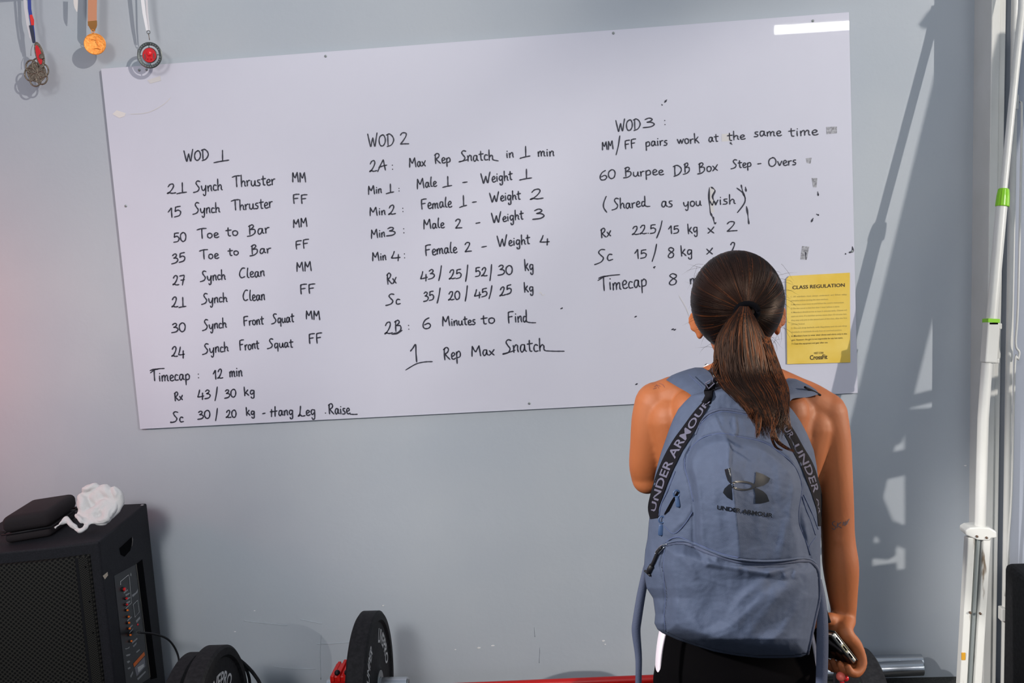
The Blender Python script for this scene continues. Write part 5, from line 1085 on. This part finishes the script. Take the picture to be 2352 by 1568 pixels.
# logo and wordmark
lg_ = [[(990, 883), (1045, 868), (1050, 940), (1052, 1010), (1040, 1012), (1018, 985), (1000, 930)],
       [(1282, 905), (1345, 925), (1415, 965), (1400, 1000), (1360, 1030), (1290, 1052), (1258, 1035), (1276, 1000), (1280, 950)],
       [(1035, 1018), (1054, 1030), (1056, 1100), (1058, 1170), (1015, 1145), (975, 1100), (988, 1062)],
       [(1265, 1050), (1300, 1060), (1350, 1085), (1385, 1120), (1408, 1180), (1370, 1192), (1330, 1200), (1278, 1200), (1278, 1120)]]
def fillpoly(name, polys, m, par, cell=9, conv=K5):
    vs, fs = [], []
    for pl in polys:
        bm = bmesh.new(); bv = [bm.verts.new((x, y, 0)) for x, y in pl]; bm.faces.new(bv); bmesh.ops.triangulate(bm, faces=bm.faces)
        for _ in range(4): bmesh.ops.subdivide_edges(bm, edges=[e for e in bm.edges if e.calc_length() > cell*2], cuts=1); bmesh.ops.triangulate(bm, faces=bm.faces)
        bm.verts.index_update(); b0 = len(vs); vs += [S(*conv(v.co.x, v.co.y), .0020) for v in bm.verts]; fs += [tuple(b0+v.index for v in f.verts) for f in bm.faces]; bm.free()
    return sheet(name, vs, fs, m, par, True)
crvp = lambda pl: [(v.x, v.y) for v in crs([(x, y, 0) for x, y in pl], 3, True)]
fillpoly('emblem', lg_[:1]+lg_[2:3], M_logo, bp_)
fillpoly('emblem', lg_[1:2]+lg_[3:], M_logo, bp_)
vs, fs = [], []
for k in range(49):
    t = 2*PI*k/48; c, s_ = math.cos(t), math.sin(t); vs.append(S(*K5(1158+118*c, 1034+46*s_+c*6), .0020)); vs.append(S(*K5(1158+88*c, 1034+29*s_+c*6), .0020))
fs = [(2*k, 2*k+1, 2*k+3, 2*k+2) for k in range(48)]; sheet('emblem_ring', vs, fs, M_logo, bp_)
textmesh('wordmark', 'UNDER ARMOUR', lambda u, v: S(*K5(918+(1438-918)*u+v*4, 1254+(1332-1254)*u-v*38), .0022), M_logo, bp_, .025, 0, 2)
# webbing with lettering
def webbing(name, pts, wd, m, off, txts):
    q = crs([(x, y, 0) for x, y in pts], 6); wds = crs1(wd, 6); N = len(q); vs = []; fr_ = []
    for i in range(N):
        t = (q[min(i+1, N-1)]-q[max(i-1, 0)]).normalized(); fr_.append((q[i], Vector((-t.y, t.x, 0)), wds[i]))
    cs = []
    for p, n_, w in fr_:
        for a, o in ((-1, .0), (-1, 1), (-.5, 1), (0, 1), (.5, 1), (1, 1), (1, 0)):
            z = p+n_*(a*w/2); cs.append((z.x, z.y, off if o else -.001))
    arr = bagd(np.array([c[0] for c in cs]), np.array([c[1] for c in cs]))
    for (x, y, o), d in zip(cs, arr): p = P(x, y, YB-float(d)); vs.append(p+(CAM-p).normalized()*o)
    fs = [(i*7+k, i*7+k+1, (i+1)*7+k+1, (i+1)*7+k) for i in range(N-1) for k in range(6)]+[(i*7+6, i*7, (i+1)*7, (i+1)*7+6) for i in range(N-1)]+[tuple(range(7)), tuple((N-1)*7+k for k in range(6, -1, -1))]
    mesh(name, vs, fs, m, bp_, True, 50)
    cum = [0]
    for i in range(1, N): cum.append(cum[-1]+(fr_[i][0]-fr_[i-1][0]).length)
    for txt, s0, s1, h0, h1 in txts:
        def mp(u, v):
            s_ = s0+(s1-s0)*u; i = max(0, min(N-2, int(np.searchsorted(cum, s_))-1)); t = (s_-cum[i])/(cum[i+1]-cum[i]); p = fr_[i][0].lerp(fr_[i+1][0], t); n_ = fr_[i][1].lerp(fr_[i+1][1], t); w = fr_[i][2]*(1-t)+fr_[i+1][2]*t
            z = p-n_*((h0+(h1-h0)*v-.5)*w); return S(z.x, z.y, off+.0008)
        textmesh('woven_lettering', txt, mp, M_webt, bp_, .015, 0, 1)
    return cum[-1]
wl = [(1503, 1190), (1500, 1166), (1508, 1136), (1521, 1097), (1538, 1057), (1558, 1020), (1580, 988), (1601, 955), (1622, 926)]
wlc = webbing('shoulder_webbing', wl, [20, 24, 28, 31, 32, 31, 29, 24, 17], M_web, .0035, [('UNDER ARMOUR', 16, 306, .22, .80)])
wr = [(1764, 930), (1790, 958), (1815, 996), (1834, 1032), (1854, 1068), (1868, 1106), (1877, 1136), (1882, 1170), (1883, 1208)]
webbing('shoulder_webbing', wr, [18, 22, 24, 26, 28, 26, 22, 12, 6], M_web, .0035, [('ARMOUR', 4, 92, .20, .78), ('UNDER', 112, 232, .20, .78), ('AR', 245, 282, .3, .7)])
# twisted top part of the left webbing with its buckle
mb = MB(); ribbonstrip(mb, crs([S(1622, 926, .004), S(1628, 908, .006), S(1628, 898, .006), P(1634, 884, -1.585), P(1648, 866, -1.55)], 4), [.018, .016, .014, .013, .013, .014, .015, .016, .017, .018, .018, .018, .018, .018, .018, .018, .018][:17], (.8, .2, .5), .0025); mb.obj('haul_loop', M_web, bp_, True)
fr2 = [P(x, y, -1.592) for x, y in [(1620, 880), (1632, 873), (1641, 880), (1628, 892)]]
MB().tube(fr2+[fr2[0]], .0013, 6).obj('buckle', M_webt, bp_)
mb = MB(); ribbonstrip(mb, [P(1637, 873, -1.588), P(1644, 868, -1.583)], .010, (.5, 0, .8), .001); mb.obj('buckle_tab', M_webt, bp_)
# padded shoulder straps going over the shoulders
def padstrap(name, secs, th, m):      # secs: (left edge point, right edge point)
    vs = []; L = crs([a for a, b in secs], 6); R = crs([b for a, b in secs], 6); N = len(L); K = 7
    for i in range(N):
        t = (L[min(i+1, N-1)]-L[max(i-1, 0)]).normalized(); s = (R[i]-L[i]); n_ = s.cross(t).normalized()
        for k in range(K): u = k/(K-1); vs.append(L[i].lerp(R[i], u)+n_*(th/2*(math.sin(u*PI)**.35)))
        for k in range(K-2, 0, -1): u = k/(K-1); vs.append(L[i].lerp(R[i], u)-n_*(th/2*(math.sin(u*PI)**.35)))
    C = 2*K-2; fs = [(i*C+k, i*C+(k+1) % C, (i+1)*C+(k+1) % C, (i+1)*C+k) for i in range(N-1) for k in range(C)]+[tuple(range(C-1, -1, -1)), tuple((N-1)*C+k for k in range(C))]
    return mesh(name, vs, fs, m, bp_, True, 60)
padstrap('shoulder_strap', [(P(1598, 925, -1.59), P(1652, 930, -1.60)), (P(1586, 906, -1.545), P(1645, 895, -1.56)), (P(1556, 888, -1.50), P(1636, 862, -1.51)), (P(1531, 873, -1.435), P(1614, 844, -1.44)), (P(1535, 878, -1.36), P(1612, 856, -1.37)), (P(1545, 930, -1.285), P(1610, 920, -1.29)), (P(1545, 1050, -1.265), P(1605, 1050, -1.265)), (P(1520, 1200, -1.31), P(1560, 1210, -1.30))], .011, M_bag)
padstrap('shoulder_strap', [(P(1768, 935, -1.60), P(1812, 928, -1.59)), (P(1778, 905, -1.56), P(1822, 915, -1.55)), (P(1796, 880, -1.50), P(1855, 912, -1.51)), (P(1812, 868, -1.44), P(1882, 905, -1.445)), (P(1812, 878, -1.37), P(1876, 912, -1.37)), (P(1805, 930, -1.29), P(1862, 940, -1.29)), (P(1800, 1050, -1.265), P(1855, 1060, -1.265)), (P(1830, 1200, -1.30), P(1870, 1210, -1.31))], .011, M_bag)
MB().tube(crs([P(1849, 889, -1.512), P(1866, 897, -1.47), P(1884, 907, -1.447)], 5), .0022, 8).obj('strap_edging', M_web, bp_, True)
MB().tube(crs([P(1582, 858, -1.51), P(1590, 868, -1.54), P(1606, 882, -1.565), P(1618, 895, -1.585)], 5), .0009, 6).obj('strap_stitch', M_bagd, bp_, True)
# hanging strap ends
mb = MB(); ribbonstrip(mb, crs([P(x, y, yy) for x, y, yy in [(1487, 1300, -1.56), (1480, 1330, -1.56), (1472, 1370, -1.56), (1464, 1420, -1.56), (1461, 1450, -1.56), (1466, 1500, -1.56), (1467, 1540, -1.56), (1464, 1640, -1.55)]], 5), crs1([.014, .015, .016, .0165, .016, .013, .0115, .0115], 5), (1, .1, .05), .0018); mb.obj('strap_tail', M_strapb, bp_, True)
mb = MB(); ribbonstrip(mb, crs([P(x, y, yy) for x, y, yy in [(1882, 1330, -1.56), (1886, 1370, -1.57), (1889, 1420, -1.575), (1889, 1470, -1.575), (1888, 1530, -1.57), (1884, 1640, -1.56)]], 5), crs1([.008, .015, .019, .021, .021, .019], 5), (1, 0, .05), .0018); mb.obj('strap_tail', M_strapb, bp_, True)
mb = MB(); ribbonstrip(mb, crs([P(x, y, yy) for x, y, yy in [(1882, 1350, -1.52), (1892, 1395, -1.50), (1903, 1430, -1.49)]], 4), [.010]*9, (1, 0, .05), .0018); mb.obj('strap_tail', M_web, bp_, True)
mb = MB(); ribbonstrip(mb, crs([P(x, y, yy) for x, y, yy in [(1494, 1178, -1.565), (1497, 1190, -1.572), (1498, 1198, -1.575)]], 4), [.006]*9, (1, 0, .2), .002); mb.obj('webbing_end', M_web, bp_, True)

# ------------------------------------------------------------------ ponytail
def yb(x, y): 
    if 884 < y < 1500 and interp(LEFT, y) < x < interp(RIGHT, y): return YB-float(bagd(np.array([x]), np.array([y]))[0])
    return -1.5
PC = [(707, 1709, 12, -1.528), (722, 1706, 24, -1.545), (745, 1703, 40, -1.556), (780, 1702, 56, -1.566), (820, 1704, 63, -1.578), (860, 1711, 64, -1.592), (885, 1724, 66, -1.612), (910, 1742, 58, -1.632), (940, 1757, 46, -1.655), (975, 1768, 33, -1.672), (1005, 1772, 22, -1.683)]
_k = [crs1([a[i] for a in PC], 8) for i in range(4)]; PC = list(zip(*_k))
py_ = [a[0] for a in PC]
pint = lambda y, k: float(np.interp(y, py_, [a[k] for a in PC]))
core = MB(); secs = []
pts3, rx, ry = [], [], []
vs = []; n = 20
for y in range(712, 975, 8):
    cx_c, w, yy = pint(y, 1), pint(y, 2), pint(y, 3)
    ww = w*.86*(1 if y < 880 else max(.25, 1-(y-880)/110)); dep = .020*(1 if y < 880 else max(.25, 1-(y-880)/120))
    for k in range(n): t = 2*PI*k/n; vs.append(P(cx_c+ww*math.cos(t), y, yy+dep*math.sin(t)*1.0))
N = len(vs)//n; fs = [(i*n+k, i*n+(k+1) % n, (i+1)*n+(k+1) % n, (i+1)*n+k) for i in range(N-1) for k in range(n)]+[tuple(range(n-1, -1, -1)), tuple((N-1)*n+k for k in range(n))]
mesh('ponytail', vs, fs, M_hair, per, True); bpy.data.objects['ponytail']['label'] = 'long brown ponytail'
sa, sb = [], []
for i in range(2300):
    u = random.uniform(-1, 1); u = math.copysign(abs(u)**.85, u); lay = random.random()
    ye = random.choice((random.uniform(890, 940), random.uniform(930, 985), random.uniform(960, 1010))); u2 = u*random.uniform(.85, 1.08)+random.uniform(-.12, .12)
    ph1, ph2, am = random.uniform(0, 6.3), random.uniform(0, 6.3), random.uniform(0, 5)
    cl_ = noise.noise(Vector((u*6, 0, 3)))*7
    pts = []; y = 704.; m_ = 22
    for j in range(m_+1):
        t = j/m_; y = 704+(ye-704)*t
        uu = u*(1-t)+u2*t; wv = am*math.sin(t*7+ph1)*t+cl_*math.sin(t*6+u*2)*t+2*math.sin(t*15+ph2)*t
        x = pint(y, 1)+pint(y, 2)*uu*.98+wv
        bulge = math.sqrt(max(0, 1-min(1, abs(uu))**2)); yy = pint(y, 3)-.021*bulge*(.75+.3*lay)*(1 if y < 900 else max(.2, 1-(y-900)/130))-.0015
        if y > 884: yy = min(yy, yb(x, y)-.003-.004*lay)
        pts.append(P(x, y, yy))
    (sa if random.random() < (.62 if u > -.2 else .7) else sb).append((pts, random.uniform(.0006, .0012)))
for (xs, r, cnt) in [([(1740, 880), (1738, 915), (1728, 940), (1720, 960)], 6, 26), ([(1752, 900), (1745, 950), (1742, 985), (1738, 1005)], 6, 34), ([(1770, 900), (1775, 950), (1776, 985), (1784, 1010), (1800, 1025), (1822, 1036)], 5, 46), ([(1790, 890), (1800, 930), (1806, 965), (1812, 985)], 8, 50), ([(1650, 830), (1642, 850), (1650, 868), (1664, 880)], 8, 24), ([(1760, 780), (1790, 860), (1806, 900), (1809, 950)], 9, 90), ([(1790, 930), (1785, 965), (1772, 1000), (1780, 1025), (1796, 1034)], 4, 24)]:
    for i in range(cnt):
        ox, oy = random.gauss(0, r*.5), random.gauss(0, r*.4); pts = []
        for k, v in enumerate(crs([(x, y, 0) for x, y in xs], 6)):
            f_ = 1-.5*k/(6*len(xs)); x, y = v.x+ox*f_, v.y+oy*f_; yy = min(pint(y, 3)-.012, yb(x, y)-.004) if y > 884 else pint(y, 3)-.012
            pts.append(P(x, y, yy-.001*random.random()))
        (sb if random.random() < .5 else sa).append((pts, random.uniform(.0006, .0010)))
pt = bpy.data.objects['ponytail']
strandmesh('ponytail_strands', sa, M_hair, pt, .001); strandmesh('ponytail_strands', sb, M_hair2, pt, .001)

# ------------------------------------------------------------------ phone and key ring
ph = thing('phone', 'black phone with a silver edge held in the right hand of the woman', 'phone', tuple(pc_))
hw_, tk, ln = (pe1-pe0).length/2, .0052, .150
def pbx(a0, a1, b0, b1, c0, c1): 
    return [pc_+ph_e*a+ph_l*b+ph_n*c for c in (c0, c1) for a, b in ((a0, b0), (a1, b0), (a1, b1), (a0, b1))]
BX = [(3, 2, 1, 0), (4, 5, 6, 7), (0, 1, 5, 4), (1, 2, 6, 5), (2, 3, 7, 6), (3, 0, 4, 7)]
bevel(mesh('frame', pbx(-hw_, hw_, 0, ln, -tk, tk), BX, mat('silver_frame', (.75, .70, .62), .28, 1), ph, True), .004, 4)
bevel(mesh('screen', pbx(-hw_+.002, hw_-.002, .0018, ln-.002, -tk-.0016, -tk+.001), BX, mat('screen_glass', (.003, .003, .004), .15), ph, True), .0012, 2)
bevel(mesh('case_back', pbx(-hw_-.001, hw_+.001, .0012, ln, tk-.0005, tk+.0022), BX, mat('phone_case', (.02, .018, .016), .4), ph, True), .0012, 2)
for a0, a1 in ((-.026, -.012), (-.005, .006), (.013, .024)):
    bevel(mesh('port', pbx(a0, a1, -.0006, .002, -.0018, .0018), BX, M_blackshade, ph), .0005)
    if a0 == -.005:
        mesh('port_rim', pbx(a0-.0025, a1+.003, -.0003, .002, -.0030, .0032), BX, mat('gold_rim', (.8, .68, .42), .3, 1), ph)
kr = thing('key_ring', 'key ring with a pink ball and red charms hanging from the lowest fingers', 'key ring', tuple(B(1931, 1553, -.09)))
MB().ball(B(1931, 1553, -.085), .0088, 18, 12).obj('pink_ball', mat('pink_ball', srgb(225, 105, 90), .4), kr, True)
MB().ball(B(1942, 1557, -.08), .0062, 14, 10).obj('red_charm', M_enred, kr, True); MB().ball(B(1934, 1565, -.08), .0045, 12, 8).obj('red_charm', M_enred, kr, True)
cc = B(1942, 1544, -.08); MB().tube([cc+Vector((.008*math.cos(t), 0, .008*math.sin(t))) for t in [i*2*PI/16 for i in range(17)]], .0009, 6).obj('ring', M_steel, kr, True)
